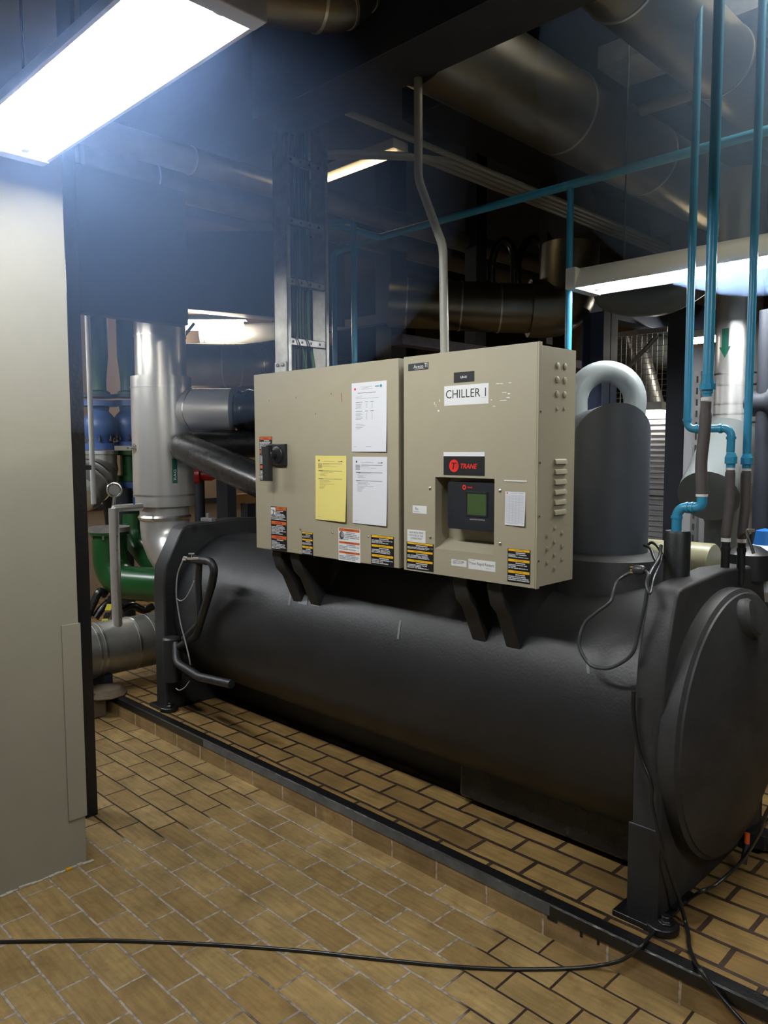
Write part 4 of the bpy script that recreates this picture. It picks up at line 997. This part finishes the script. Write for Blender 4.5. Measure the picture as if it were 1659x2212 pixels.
# ---- ceiling pipes in the middle and right
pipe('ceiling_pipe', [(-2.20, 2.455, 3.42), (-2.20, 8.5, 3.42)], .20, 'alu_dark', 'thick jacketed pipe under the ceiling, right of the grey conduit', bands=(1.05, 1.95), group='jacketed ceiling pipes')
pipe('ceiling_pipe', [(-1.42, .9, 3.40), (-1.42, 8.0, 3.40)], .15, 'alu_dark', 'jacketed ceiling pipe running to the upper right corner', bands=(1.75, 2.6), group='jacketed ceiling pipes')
p0, p1 = at(545, -22, D=2.75), at(735, 6, D=2.9)
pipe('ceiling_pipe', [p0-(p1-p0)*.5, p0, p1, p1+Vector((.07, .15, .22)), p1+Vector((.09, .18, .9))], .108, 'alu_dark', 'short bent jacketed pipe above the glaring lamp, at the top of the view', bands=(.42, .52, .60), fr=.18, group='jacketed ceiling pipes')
c_ = at(870, 655, D=5.6); c2x = at(1075, 665, D=5.6); c3x = at(1210, 668, D=5.6)
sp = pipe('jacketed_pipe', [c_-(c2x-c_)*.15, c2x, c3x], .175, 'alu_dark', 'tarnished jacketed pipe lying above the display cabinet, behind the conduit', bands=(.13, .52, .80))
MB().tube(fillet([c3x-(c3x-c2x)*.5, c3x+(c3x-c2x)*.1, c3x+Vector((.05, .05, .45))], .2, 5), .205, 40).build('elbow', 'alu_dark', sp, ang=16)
for i in range(4):
    x = -3.085+i*.052
    pts = [(x-.55, 2.9+i*.02, 3.4), (x-.28, 3.0+i*.10, 3.4), (x, 3.35+i*.10, 3.4), (x, 8.5, 3.4)] if i < 3 else [(x, 2.55, 3.4), (x, 8.5, 3.4)]
    tag(MB().tube(fillet(pts, .22, 8), .0165, 12).build('ceiling_conduit', 'conduit'), 'thin grey conduit under the ceiling, %s' % ('first from the cable ladder', 'second from the cable ladder', 'third from the cable ladder', 'straight one farthest from the cable ladder')[i], 'conduit', 'ceiling conduits')
pbx = at(1265, 165, Z=3.55); pby = at(1310, 195, Z=3.55)
tag(MB().box(-2.0, 1.0, 3.50, 3.78, 3.56, 3.66).build('cable_tray', 'galv'), 'flat grey tray crossing between the two right-hand ceiling pipes', 'tray')
tag(MB().tube([(-2.0, 3.95, 3.5), (1.0, 3.95, 3.5)], .03, 14).build('ceiling_conduit', 'conduit'), 'single grey conduit beside the flat tray on the right', 'conduit', 'ceiling conduits')
pdu = at(1130, 260, Z=3.9)
tag(MB().box(-3.4, -2.6, 3.6, 6.0, 3.75, 4.3).build('air_duct', 'steel_dark', bevel=.01), 'dark box duct close under the ceiling in the middle', 'duct')
tag(MB().lathe((-3.3, 5.4, 3.55), (0, 1, .0), [(0, .22), (.9, .22)], 32).build('round_duct', 'steel_dark'), 'dark round duct above the conduits in the middle', 'duct')
# black hoses looping in the background right of the conduit
for (x0, x1, yt), lab in zip(((1062, 1110, 520), (1118, 1178, 515)), ('black hose arching in the dark behind the tarnished pipe, left loop', 'black hose arching in the dark behind the tarnished pipe, right loop')):
    pts = [at(x0, 640, D=7), at(x0+2, 560, D=7), at((x0+x1)/2, yt, D=7), at(x1-2, 545, D=7), at(x1, 640, D=7)]
    tag(MB().tube(smooth_path(pts, 6), .035, 12).build('rubber_hose', 'pvc_black'), lab, 'hose', 'arching black hoses')
tag(MB().box(-4.6, -3.0, 7.6, 7.7, 2.55, 3.25).build('wall_panel', 'wall_beige'), 'beige panel in the dark background behind the arching hoses', 'panel')

# ---- cyan pipes
def cyan_run(pts, r, label, fr=.02, parts=(), group='cyan plastic pipes'):
    t = thing('plastic_pipe', pts[0], label, 'pipe', group)
    MB().tube(fillet(pts, fr, 8), r, 20).build('pipe', 'cyan', t, ang=50)
    return t
HY, HZ = 3.37, 3.0
v0 = at(1233, 390, Y=HY)
cyan_run([(v0.x, HY, 1.4), (v0.x, HY, HZ)], .0165, 'cyan plastic pipe standing behind the right edge of the display cabinet')
h0 = at(820, 520, Y=HY); h0.z = HZ
cyan_run([(h0.x, HY-.45, HZ+.0), (h0.x, HY, HZ), (3.0, HY, HZ)], .020, 'long cyan plastic pipe crossing level under the ceiling')
va, vb = at(722, 600, Y=HY+.05), at(765, 600, Y=HY-.35)
cyan_run([(va.x, va.y, 1.3), (va.x, va.y, HZ), (h0.x, HY, HZ)], .0165, 'cyan plastic pipe right of the cable ladder, the left of two', .04)
cyan_run([(vb.x, vb.y, 1.3), (vb.x, vb.y, HZ), (h0.x, HY-.42, HZ)], .0165, 'cyan plastic pipe right of the cable ladder, the right of two', .04)

def ring(mb, p, ax, r0, r1, h, n=24, mi=0): mb.lathe(Vector(p)-Vector(ax).normalized()*h/2, ax, [(0, r0), (0, r1), (h, r1), (h, r0)], n, mi)
# drop pipe feeding the foam sleeve (nearest)
Y1 = 2.72
t = thing('drop_pipe', at(1517, 1072, Y=Y1), 'cyan drop pipe with thick grey hose and double elbow into the black foam sleeve', 'pipe', 'cyan drop pipes')
a, bb, c, d2, e2 = at(1461, 1150, Y=Y1), at(1462, 1100, Y=Y1), at(1517, 1092, Y=Y1), at(1516, 1070, Y=Y1), at(1528, 850, Y=Y1)
kk = (a-CPOS).dot(_f)/FPX
MB().tube(fillet([a-UP*.03, Vector((a.x, a.y, bb.z+.006)), Vector((c.x, Y1, bb.z+.012)), Vector((d2.x, Y1, d2.z))], 22*kk, 10), 10.5*kk, 24).build('double_elbow', 'cyan', t, ang=50)
b = MB(); ring(b, (a.x, Y1, at(1461, 1117, Y=Y1).z), UP, 9*kk, 12.2*kk, .010); mx_ = (a.x+c.x)/2
ring(b, (mx_-.006, Y1, bb.z+.008), (1, 0, .05), 9*kk, 12.2*kk, .008); ring(b, (mx_+.012, Y1, bb.z+.009), (1, 0, .05), 9*kk, 12.2*kk, .008)
b.build('elbow_socket', 'cyan', t)
b = MB(); ring(b, (d2.x, Y1, d2.z+.0), UP, 5*kk, 12.2*kk, .009); b.lathe((e2.x-.003, Y1, at(1528, 866, Y=Y1).z), UP, [(0, 11*kk), (.012, 11*kk)], 24); b.build('thread_tape', 'white_tape', t)
h1 = at(1516, 1058, Y=Y1); h2 = at(1526, 868, Y=Y1)
path = smooth_path([Vector((d2.x, Y1, d2.z)), h1, at(1515, 1000, Y=Y1), at(1522, 930, Y=Y1), h2], 6)
b = MB(); b.tube(path, [9.5*kk]*3+[12*kk]*(len(path)-6)+[10*kk]*3, 22); b.build('hose', 'hose', t, ang=50)
b = MB(); b.lathe((e2.x, Y1, at(1528, 856, Y=Y1).z), UP, [(0, 9.5*kk), (.022, 9.5*kk), (.022, 17*kk), (.042, 17*kk), (.042, 12.5*kk), (.075, 11.2*kk)], 8); b.build('union_nut', 'cyan', t, ang=20)
MB().tube([(e2.x, Y1, e2.z), (e2.x, Y1, CEIL)], 10.5*kk, 22).build('pipe', 'cyan', t)
# drop pipe with the sideways jog
Y2 = 2.98
a, c, d2 = at(1484, 927, Y=Y2), at(1580, 930, Y=Y2), at(1578, 978, Y=Y2)
kk = (a-CPOS).dot(_f)/FPX
t = thing('drop_pipe', (d2.x, Y2, d2.z), 'cyan drop pipe with a sideways jog, leftmost at the lamp and middle one below', 'pipe', 'cyan drop pipes')
MB().tube(fillet([(a.x, Y2, CEIL), (a.x, Y2, a.z), (c.x, Y2, a.z), (d2.x, Y2, d2.z)], 17*kk, 10), 8.2*kk, 22).build('pipe', 'cyan', t, ang=50)
for p, ax in (((a.x, Y2, a.z+20*kk), UP), ((a.x+22*kk, Y2, a.z), (1, 0, 0)), ((c.x-22*kk, Y2, a.z), (1, 0, 0)), ((c.x, Y2, a.z-20*kk), UP)):
    b = MB(); ring(b, p, ax, 8*kk, 10*kk, .010); b.build('elbow_socket', 'cyan', t)
def hose_end(t, x0, y0, x1, y1, Y, kk, w):
    """grey hose from the pipe end (x0,y0) down to the tail fitting (x1,y1)"""
    p0, p1 = at(x0, y0, Y=Y), at(x1, y1, Y=Y)
    b = MB(); b.lathe((p0.x, Y, p0.z), -UP, [(-.02, 9*kk), (-.005, 13*kk), (.02, 13*kk), (.02, 9.5*kk), (.035, 9.5*kk)], 8); b.build('union_nut', 'cyan', t, ang=20)
    b = MB(); b.lathe((p0.x, Y, p0.z-.035), -UP, [(0, 9.6*kk), (.009, 9.6*kk)], 20); b.lathe((p1.x, Y, p1.z), UP, [(0, 9.6*kk), (.014, 9.6*kk)], 20); b.build('thread_tape', 'white_tape', t)
    s0, s1 = Vector((p0.x, Y, p0.z-.044)), Vector((p1.x, Y, p1.z+.014)); m_ = (s0+s1)/2
    path = smooth_path([s0, s0+(s1-s0)*.12, m_+Vector((.004, 0, 0)), s0+(s1-s0)*.88, s1], 5)
    n = len(path); rs = [w*.86*kk if (i < 2 or i > n-3) else w*kk for i in range(n)]
    MB().tube(path, rs, 20).build('hose', 'hose', t, ang=50)
    b = MB(); b.lathe((p1.x, Y, p1.z), -UP, [(0, 8.5*kk), (.02, 8.5*kk), (.02, 10*kk), (.035, 10*kk), (.035, 8.8*kk), (.16, 8.8*kk)], 20); b.build('tail_fitting', 'plastic_black', t, ang=25)
hose_end(t, 1579, 990, 1568, 1170, Y2, kk, 10)
Y3 = 3.05
a = at(1613, 985, Y=Y3); kk = (a-CPOS).dot(_f)/FPX
t = thing('drop_pipe', (a.x, Y3, a.z), 'straight cyan drop pipe with grey hose, rightmost of the three at the lamp', 'pipe', 'cyan drop pipes')
MB().tube([(a.x, Y3, a.z-.01), (a.x, Y3, CEIL)], 8.4*kk, 22).build('pipe', 'cyan', t)
hose_end(t, 1613, 992, 1602, 1172, Y3, kk, 10.5)
b = MB(); p, q = at(1612, 1146, Y=Y3-.05), at(1628, 1196, Y=Y3-.05); b.tube([p, q], .006, 8); b.tube([p, p+CR*.03], .006, 8)
b.build('lever', 'chrome', t)

# ---- right: jacketed strainer, panel, mesh cage
SYY = 4.45
s0 = at(1597, 690, Y=SYY); s1 = at(1580, 1120, Y=SYY); s2 = at(1558, 1130, Y=4.25); kk = (s0-CPOS).dot(_f)/FPX
st_ = thing('strainer_pipe', (s2.x, 4.25, 0.3), 'upright aluminium-jacketed pipe with green arrow and a capped slanting branch', 'pipe')
MB().lathe((s0.x, SYY, at(1590, 1150, Y=SYY).z), UP, [(0, 46*kk), (3.22-at(1590, 1150, Y=SYY).z, 46*kk)], 56).build('pipe', 'alu', st_)
MB().lathe((s0.x+.09, SYY+.12, at(1597, 1000, Y=SYY).z), UP, [(0, 46*kk), (.52, 46*kk), (.56, 36*kk)], 48).build('bypass_jacket', 'alu_dull', st_, ang=30)
for y in (808, 833, 873, 895, 913): MB().lathe((s0.x, SYY, at(1597, y, Y=SYY).z-.004), UP, [(0, 45.5*kk), (0, 46.8*kk), (.008, 46.8*kk), (.008, 45.5*kk)], 56).build('joint_band', 'alu_band', st_, ang=30)
bc = at(1530, 1072, Y=3.95); be = at(1578, 945, Y=SYY-.02)
kd = (bc-CPOS).dot(_f)/FPX
plabel(MB().lathe(bc, be-bc, [(0, 62*kd), (.0, 64*kd), (.10, 64*kd), (.101, 62*kd), ((be-bc).length+.05, 60*kd)], 56).build('branch', 'pale_pipe', st_, ang=30), 'pale grey capped slanting branch')
bz_ = at(1557, 1128, Y=4.3).z
MB().lathe((s2.x, 4.3, 0.1), UP, [(0, 44*kd), (bz_-.30, 44*kd), (bz_-.10, 44*kd), (bz_-.03, 56*kd), (bz_+.12, 56*kd)], 48).build('lower_pipe', 'pale_pipe', st_, ang=30)
# green arrow on the riser
ax0 = at(1567, 745, Y=SYY); nn = (CPOS-Vector((s0.x, SYY, CAMZ))); nn.z = 0; nn.normalize(); tt = Vector((-nn.y, nn.x, 0)); tt = tt if tt.dot(CR) > 0 else -tt
za, zb = at(1567, 716, Y=SYY).z, at(1567, 778, Y=SYY).z; L_ = za-zb; off = (ax0-Vector((s0.x, SYY, ax0.z))).dot(tt)
R0 = 46.3*kk
def onr(o, z): o = o+off; return Vector((s0.x, SYY, z))+tt*o+nn*math.sqrt(max(0, R0**2-o*o))
b = MB(); wv, hv = .017, .030
zm_ = zb+L_*.38
for i in range(4):
    o0, o1 = -wv+2*wv*i/4, -wv+2*wv*(i+1)/4; b.quad(onr(o0, zm_), onr(o1, zm_), onr(o1, za), onr(o0, za))
    o0, o1 = -hv+2*hv*i/4, -hv+2*hv*(i+1)/4
    b.quad(onr(o0, zm_-(zm_-zb)*(1-abs(o0)/hv)), onr(o1, zm_-(zm_-zb)*(1-abs(o1)/hv)), onr(o1, zm_), onr(o0, zm_))
plabel(b.build('flow_arrow', 'arrow_green', st_), 'green arrow pointing down')
# pale panel with slotted rail beside the dark column
p0, p1 = at(1478, 900, Y=4.8), at(1530, 900, Y=4.8)
t = thing('side_panel', ((p0.x+p1.x)/2, 4.8, 0), 'pale grey upright panel with slotted rail between the dark column and strainer', 'panel')
MB().box(p0.x, p1.x+.25, 4.8, 4.86, 0, 2.35).build('sheet', 'panel_white', t, bevel=.003)
pr0 = at(1505, 900, Y=4.77); b = MB(); b.box(pr0.x-.02, pr0.x+.02, 4.765, 4.80, 0, 2.2, 0)
for i in range(30): b.box(pr0.x-.006, pr0.x+.006, 4.7640, 4.766, .1+i*.07, .14+i*.07, 1)
b.build('slotted_rail', ['galv', 'cabinet_dark'], t)
# louvred panel and mesh cage
m0, m1 = at(1370, 890, Y=6.0), at(1452, 890, Y=6.0); zt_ = at(1410, 888, Y=6.0).z; zm_ = at(1410, 1064, Y=6.0).z
t = thing('louvred_screen', ((m0.x+m1.x)/2, 6.0, 0), 'white slatted screen panel behind the black compressor elbow', 'screen')
b = MB(); b.box(m0.x, m1.x, 6.02, 6.03, 0, zt_)
n = 44
for i in range(n): z = .1+i*(zt_-.12)/n; b.box(m0.x, m1.x, 6.0, 6.02, z, z+.018)
b.build('slats', 'panel_white', t)
b = MB()
for z in (zt_, zm_, .12): b.box(m0.x-.02, m1.x+.02, 5.98, 6.03, z-.02, z+.02)
b.box(m0.x-.03, m0.x, 5.98, 6.03, 0, zt_); b.box(m1.x, m1.x+.03, 5.98, 6.03, 0, zt_); b.build('frame', 'galv', t)
g0x, g1x = at(1300, 800, Y=6.05).x, at(1442, 800, Y=6.05).x; gz0, gz1 = zt_+.03, at(1410, 715, Y=6.05).z
b = MB(); step = .045
k = 0
x = g0x
while x < g1x: b.box(x-.002, x+.002, 6.04, 6.044, gz0, gz1); x += step
z = gz0
while z < gz1: b.box(g0x, g1x, 6.038, 6.042, z-.002, z+.002); z += step
mc = thing('mesh_fence', ((g0x+g1x)/2, 6.04, gz0), 'wire mesh fence above the white slatted screen', 'fence')
b.build('wire_mesh', 'mesh', mc)
for z in (gz0, gz1): MB().box(g0x, g1x, 6.03, 6.05, z-.02, z+.02).build('frame', 'galv', mc)
# jacketed pipes and brace beyond the mesh
q0, q1 = at(1385, 775, Y=6.6), at(1418, 890, Y=6.6)
pipe('jacketed_pipe', [q0+(q0-q1)*.5, q1+(q1-q0)*.4], .085, 'alu_dull', 'shiny jacketed pipe slanting behind the wire mesh', bands=(.2, .4))
q0, q1 = at(1355, 795, Y=5.7), at(1405, 742, Y=5.7)
tag(MB().tube([q0-(q1-q0)*.2, q1+(q1-q0)*.3], .018, 10).build('brace', 'galv'), 'thin galvanised brace slanting up to the blue-grey beam', 'brace')
q0, q1 = at(1262, 745, Y=6.9), at(1470, 765, Y=6.9)
tag(MB().tube([q0, q1], .16, 32).build('round_duct', 'pale_pipe'), 'pale round duct under the blue-grey beam, behind the grey arch pipe', 'duct')
q0 = at(1408, 893, Y=5.9)
strip_lamp(q0+Vector((-.07, 0, 0)), q0+Vector((.05, .02, 0)), .02, 'tube_far', 'tiny warm lamp between the mesh fence and slatted screen')
q0 = at(1520, 736, Y=6.5)
strip_lamp(q0+Vector((-.1, 0, 0)), q0+Vector((.25, 0, 0)), .02, 'tube_far', 'far strip lamp peeping between two cyan drop pipes')
# pale duct with sagging underside below the second lamp
q0, q1 = at(1325, 640, Y=4.6), at(1455, 636, Y=4.6)
tag(MB().tube(smooth_path([q0+Vector((-.1, .1, .1)), q0, (q0+q1)/2-UP*.03, q1, q1+Vector((.3, 0, .15))], 6), .10, 24).build('flexible_duct', 'pale_pipe'), 'pale flexible duct sagging just below the second lamp', 'duct')
# dark valves and wrapped pipe at the right edge
q0 = at(1652, 1000, Y=3.75)
t = thing('dark_riser', (q0.x, q0.y, .3), 'dark lagged riser at the right edge behind the strainer pipe', 'pipe')
MB().tube([(q0.x, q0.y, PADZ), (q0.x, q0.y, 2.35)], .045, 20).build('pipe', 'steel_dark', t)
b = MB(); z = at(1652, 870, Y=3.75).z; b.lathe((q0.x, q0.y, z), (1, -.4, 0), [(-.08, .06), (.05, .06), (.06, .09), (.09, .09)], 20); b.build('valve', 'steel_dark', t)
# bundle in white and blue film on the vessel beside the right end plate
q0 = at(1650, 1215, Y=3.42)
b = MB(); b.lathe(q0-UP*.16, UP, [(0, .05), (.05, .10), (.16, .11), (.22, .07), (.25, .02)], 14)
t = thing('wrapped_bundle', q0-UP*.16, 'bundle in white film with blue top at the right edge, behind the end plate', 'bundle')
b.build('film', 'white_sheet', t, ang=20); MB().lathe(q0+UP*.085, UP, [(-.02, .045), (.05, .035), (.06, .0)], 14).build('cap', 'blue_cap', t)
b = MB(); q1 = at(1618, 1222, Y=3.25); b.lathe(q1-UP*.05, UP, [(0, .09), (.10, .085), (.13, .04)], 18)
tag(b.build('valve_casing', 'plastic_black'), 'black valve casing under the right drop hose, beside the white bundle', 'valve')

# ================================================================ LOOSE CABLES
def ground(x, y): return at(x, y, Z=.006)
A = [at(1663, 1742, X=-.80), at(1640, 1800, X=-.84), at(1600, 1862, X=-.92), at(1545, 1912, X=-.98), at(1516, 1925, X=-1.0), at(1480, 1948, Z=PADZ+.030), at(1445, 1982, Z=PADZ+.028), at(1405, 2022, Z=PADZ+.014), at(1385, 2044, Z=PADZ+.012), at(1362, 2063, Y=CURBY-.012), at(1335, 2077, Z=.05), at(1285, 2087, Z=.012), ground(1200, 2093), ground(1080, 2093), ground(960, 2086), ground(800, 2070), ground(640, 2053), ground(450, 2040), ground(250, 2032), ground(100, 2033), ground(-20, 2035), ground(-140, 2040)]
A = [A[0]+Vector((.1, .1, .25))]+A
tag(MB().tube(smooth_path(A, 8), .0062, 12).build('trailing_cable', 'cable'), 'black cable trailing across the tiled floor from the curb to the left edge', 'cable', 'loose black cables')
B = [at(1369, 1493, Y=2.395), at(1368, 1530, Y=2.400), at(1374, 1590, Y=2.400), at(1386, 1640, Y=2.40), at(1402, 1680, Y=2.395), at(1408, 1705, Y=2.395), at(1407, 1730, Y=2.395), at(1416, 1775, Y=2.39), at(1432, 1840, Y=2.385), at(1452, 1900, X=-1.06), at(1468, 1945, X=-1.045), at(1480, 1990, X=-1.03), at(1487, 2020, Z=PADZ+.012), at(1489, 2045, Z=PADZ+.010), at(1500, 2075, Z=PADZ+.011), at(1515, 2098, Y=CURBY-.016), at(1550, 2145, Y=CURBY-.014), at(1590, 2192, Y=CURBY-.014), at(1622, 2226, Y=CURBY-.02), at(1660, 2262, Y=CURBY-.05)]
tag(MB().tube(smooth_path(B, 8), .0068, 12).build('trailing_cable', 'cable'), 'black cable hanging down the right end plate and over the curb', 'cable', 'loose black cables')
# coil with plug on the vessel
Yp = 2.46
C1 = [at(1428, 1178, Y=2.66), at(1424, 1205, Y=2.62), at(1408, 1232, Y=2.52), at(1398, 1255, Y=2.46), at(1398, 1275, Y=2.44), at(1390, 1320, Y=2.425), at(1378, 1370, Y=2.415), at(1368, 1408, Y=2.400), at(1345, 1430, Y=2.40), at(1310, 1444, Y=2.40), at(1275, 1436, Y=2.41), at(1254, 1405, Y=2.415), at(1252, 1378, Y=2.42), at(1264, 1345, Y=2.44), at(1290, 1322, Y=2.455), at(1318, 1300, Y=2.47), at(1326, 1275, Y=2.50), at(1334, 1255, Y=2.52), at(1352, 1242, Y=2.56), at(1365, 1236, Y=2.58)]
tag(MB().tube(smooth_path(C1, 7), .0062, 12).build('hanging_cable', 'cable_grey'), 'dark cable looped down the vessel side left of the right end plate', 'cable', 'cables behind the display cabinet')
C2 = [at(1392, 1178, Y=2.72), at(1405, 1185, Y=2.68), at(1413, 1205, Y=2.64), at(1424, 1222, Y=2.60), at(1430, 1200, Y=2.68), at(1420, 1180, Y=2.72), at(1408, 1172, Y=2.74), at(1398, 1178, Y=2.74)]
tag(MB().tube(smooth_path(C2, 7), .0055, 10).build('hanging_cable', 'cable'), 'black cable coil tucked between the compressor collar and foam sleeve', 'cable', 'cables behind the display cabinet')
C3 = [at(1392, 1232, Y=2.50), at(1400, 1240, Y=2.47), at(1396, 1262, Y=2.44), at(1404, 1282, Y=2.43), at(1412, 1250, Y=2.50), at(1428, 1215, Y=2.62)]
pl = thing('power_plug', at(1380, 1231, Y=2.50), 'grey power plug with three brass pins lying by the right end plate', 'plug')
q0, q1 = at(1372, 1231, Y=2.50), at(1394, 1231, Y=2.49); ax = (q1-q0)
MB().tube([q0, q0+ax*.15, q0+ax*.8, q1], [.016, .018, .015, .007], 14).build('plug_body', 'cable_grey', pl, ang=50)
b = MB()
for s in (-1, 0, 1): b.tube([q0+UP*s*.010, q0+UP*s*.010-ax.normalized()*.020], .0026, 8)
b.build('pins', 'brass', pl)
MB().tube(smooth_path(C3, 6), .005, 10).build('lead', 'cable_grey', pl)

# ================================================================ ADDED VOLUMES IMITATING BLUE LENS FLARE
def flare_ellipsoid(c, rad, dens, label):
    """soft-edged bluish volume added to imitate lens flare: rad is its reach across the aisle, upwards and along it"""
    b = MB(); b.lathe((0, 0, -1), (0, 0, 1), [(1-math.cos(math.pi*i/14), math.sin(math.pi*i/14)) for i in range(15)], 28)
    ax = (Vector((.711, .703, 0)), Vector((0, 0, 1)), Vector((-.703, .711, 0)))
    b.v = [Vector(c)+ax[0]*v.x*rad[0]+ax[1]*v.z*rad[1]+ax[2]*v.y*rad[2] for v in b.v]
    m = bpy.data.materials.new('flare_volume'); m.use_nodes = True; N, L = m.node_tree.nodes, m.node_tree.links; N.remove(N['Principled BSDF'])
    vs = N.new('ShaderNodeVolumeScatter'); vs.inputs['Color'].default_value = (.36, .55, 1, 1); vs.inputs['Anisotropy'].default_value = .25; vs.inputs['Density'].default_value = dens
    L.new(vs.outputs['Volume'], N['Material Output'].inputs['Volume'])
    return tag(b.build('flare_volume', m), label, 'flare_volume', None, 'stuff')
flare_ellipsoid((-2.9, 1.5, 2.80), (1.35, 1.02, 1.70), .125, 'added bluish volume imitating lens flare around the big overhead lamp, between pillar and cable ladder')
flare_ellipsoid(at(1690, 110, D=3.0), (.95, .92, .95), .50, 'added pale bluish volume imitating lens flare around the tops of the cyan drop pipes')

# ================================================================ RENDER SETTINGS
w = bpy.data.worlds.new('world'); S.world = w; w.use_nodes = True
w.node_tree.nodes['Background'].inputs['Color'].default_value = (.35, .45, .75, 1)
w.node_tree.nodes['Background'].inputs['Strength'].default_value = .02
S.view_settings.view_transform = 'Standard'; S.view_settings.look = 'None'
S.view_settings.exposure = 0.0; S.view_settings.gamma = 1.0; S.view_settings.use_curve_mapping = False
cy = S.cycles
cy.volume_bounces = 0; cy.use_denoising = True; cy.max_bounces = 7; cy.diffuse_bounces = 4; cy.glossy_bounces = 4; cy.transmission_bounces = 4
cy.sample_clamp_indirect = 4.0; cy.caustics_reflective = False; cy.caustics_refractive = False
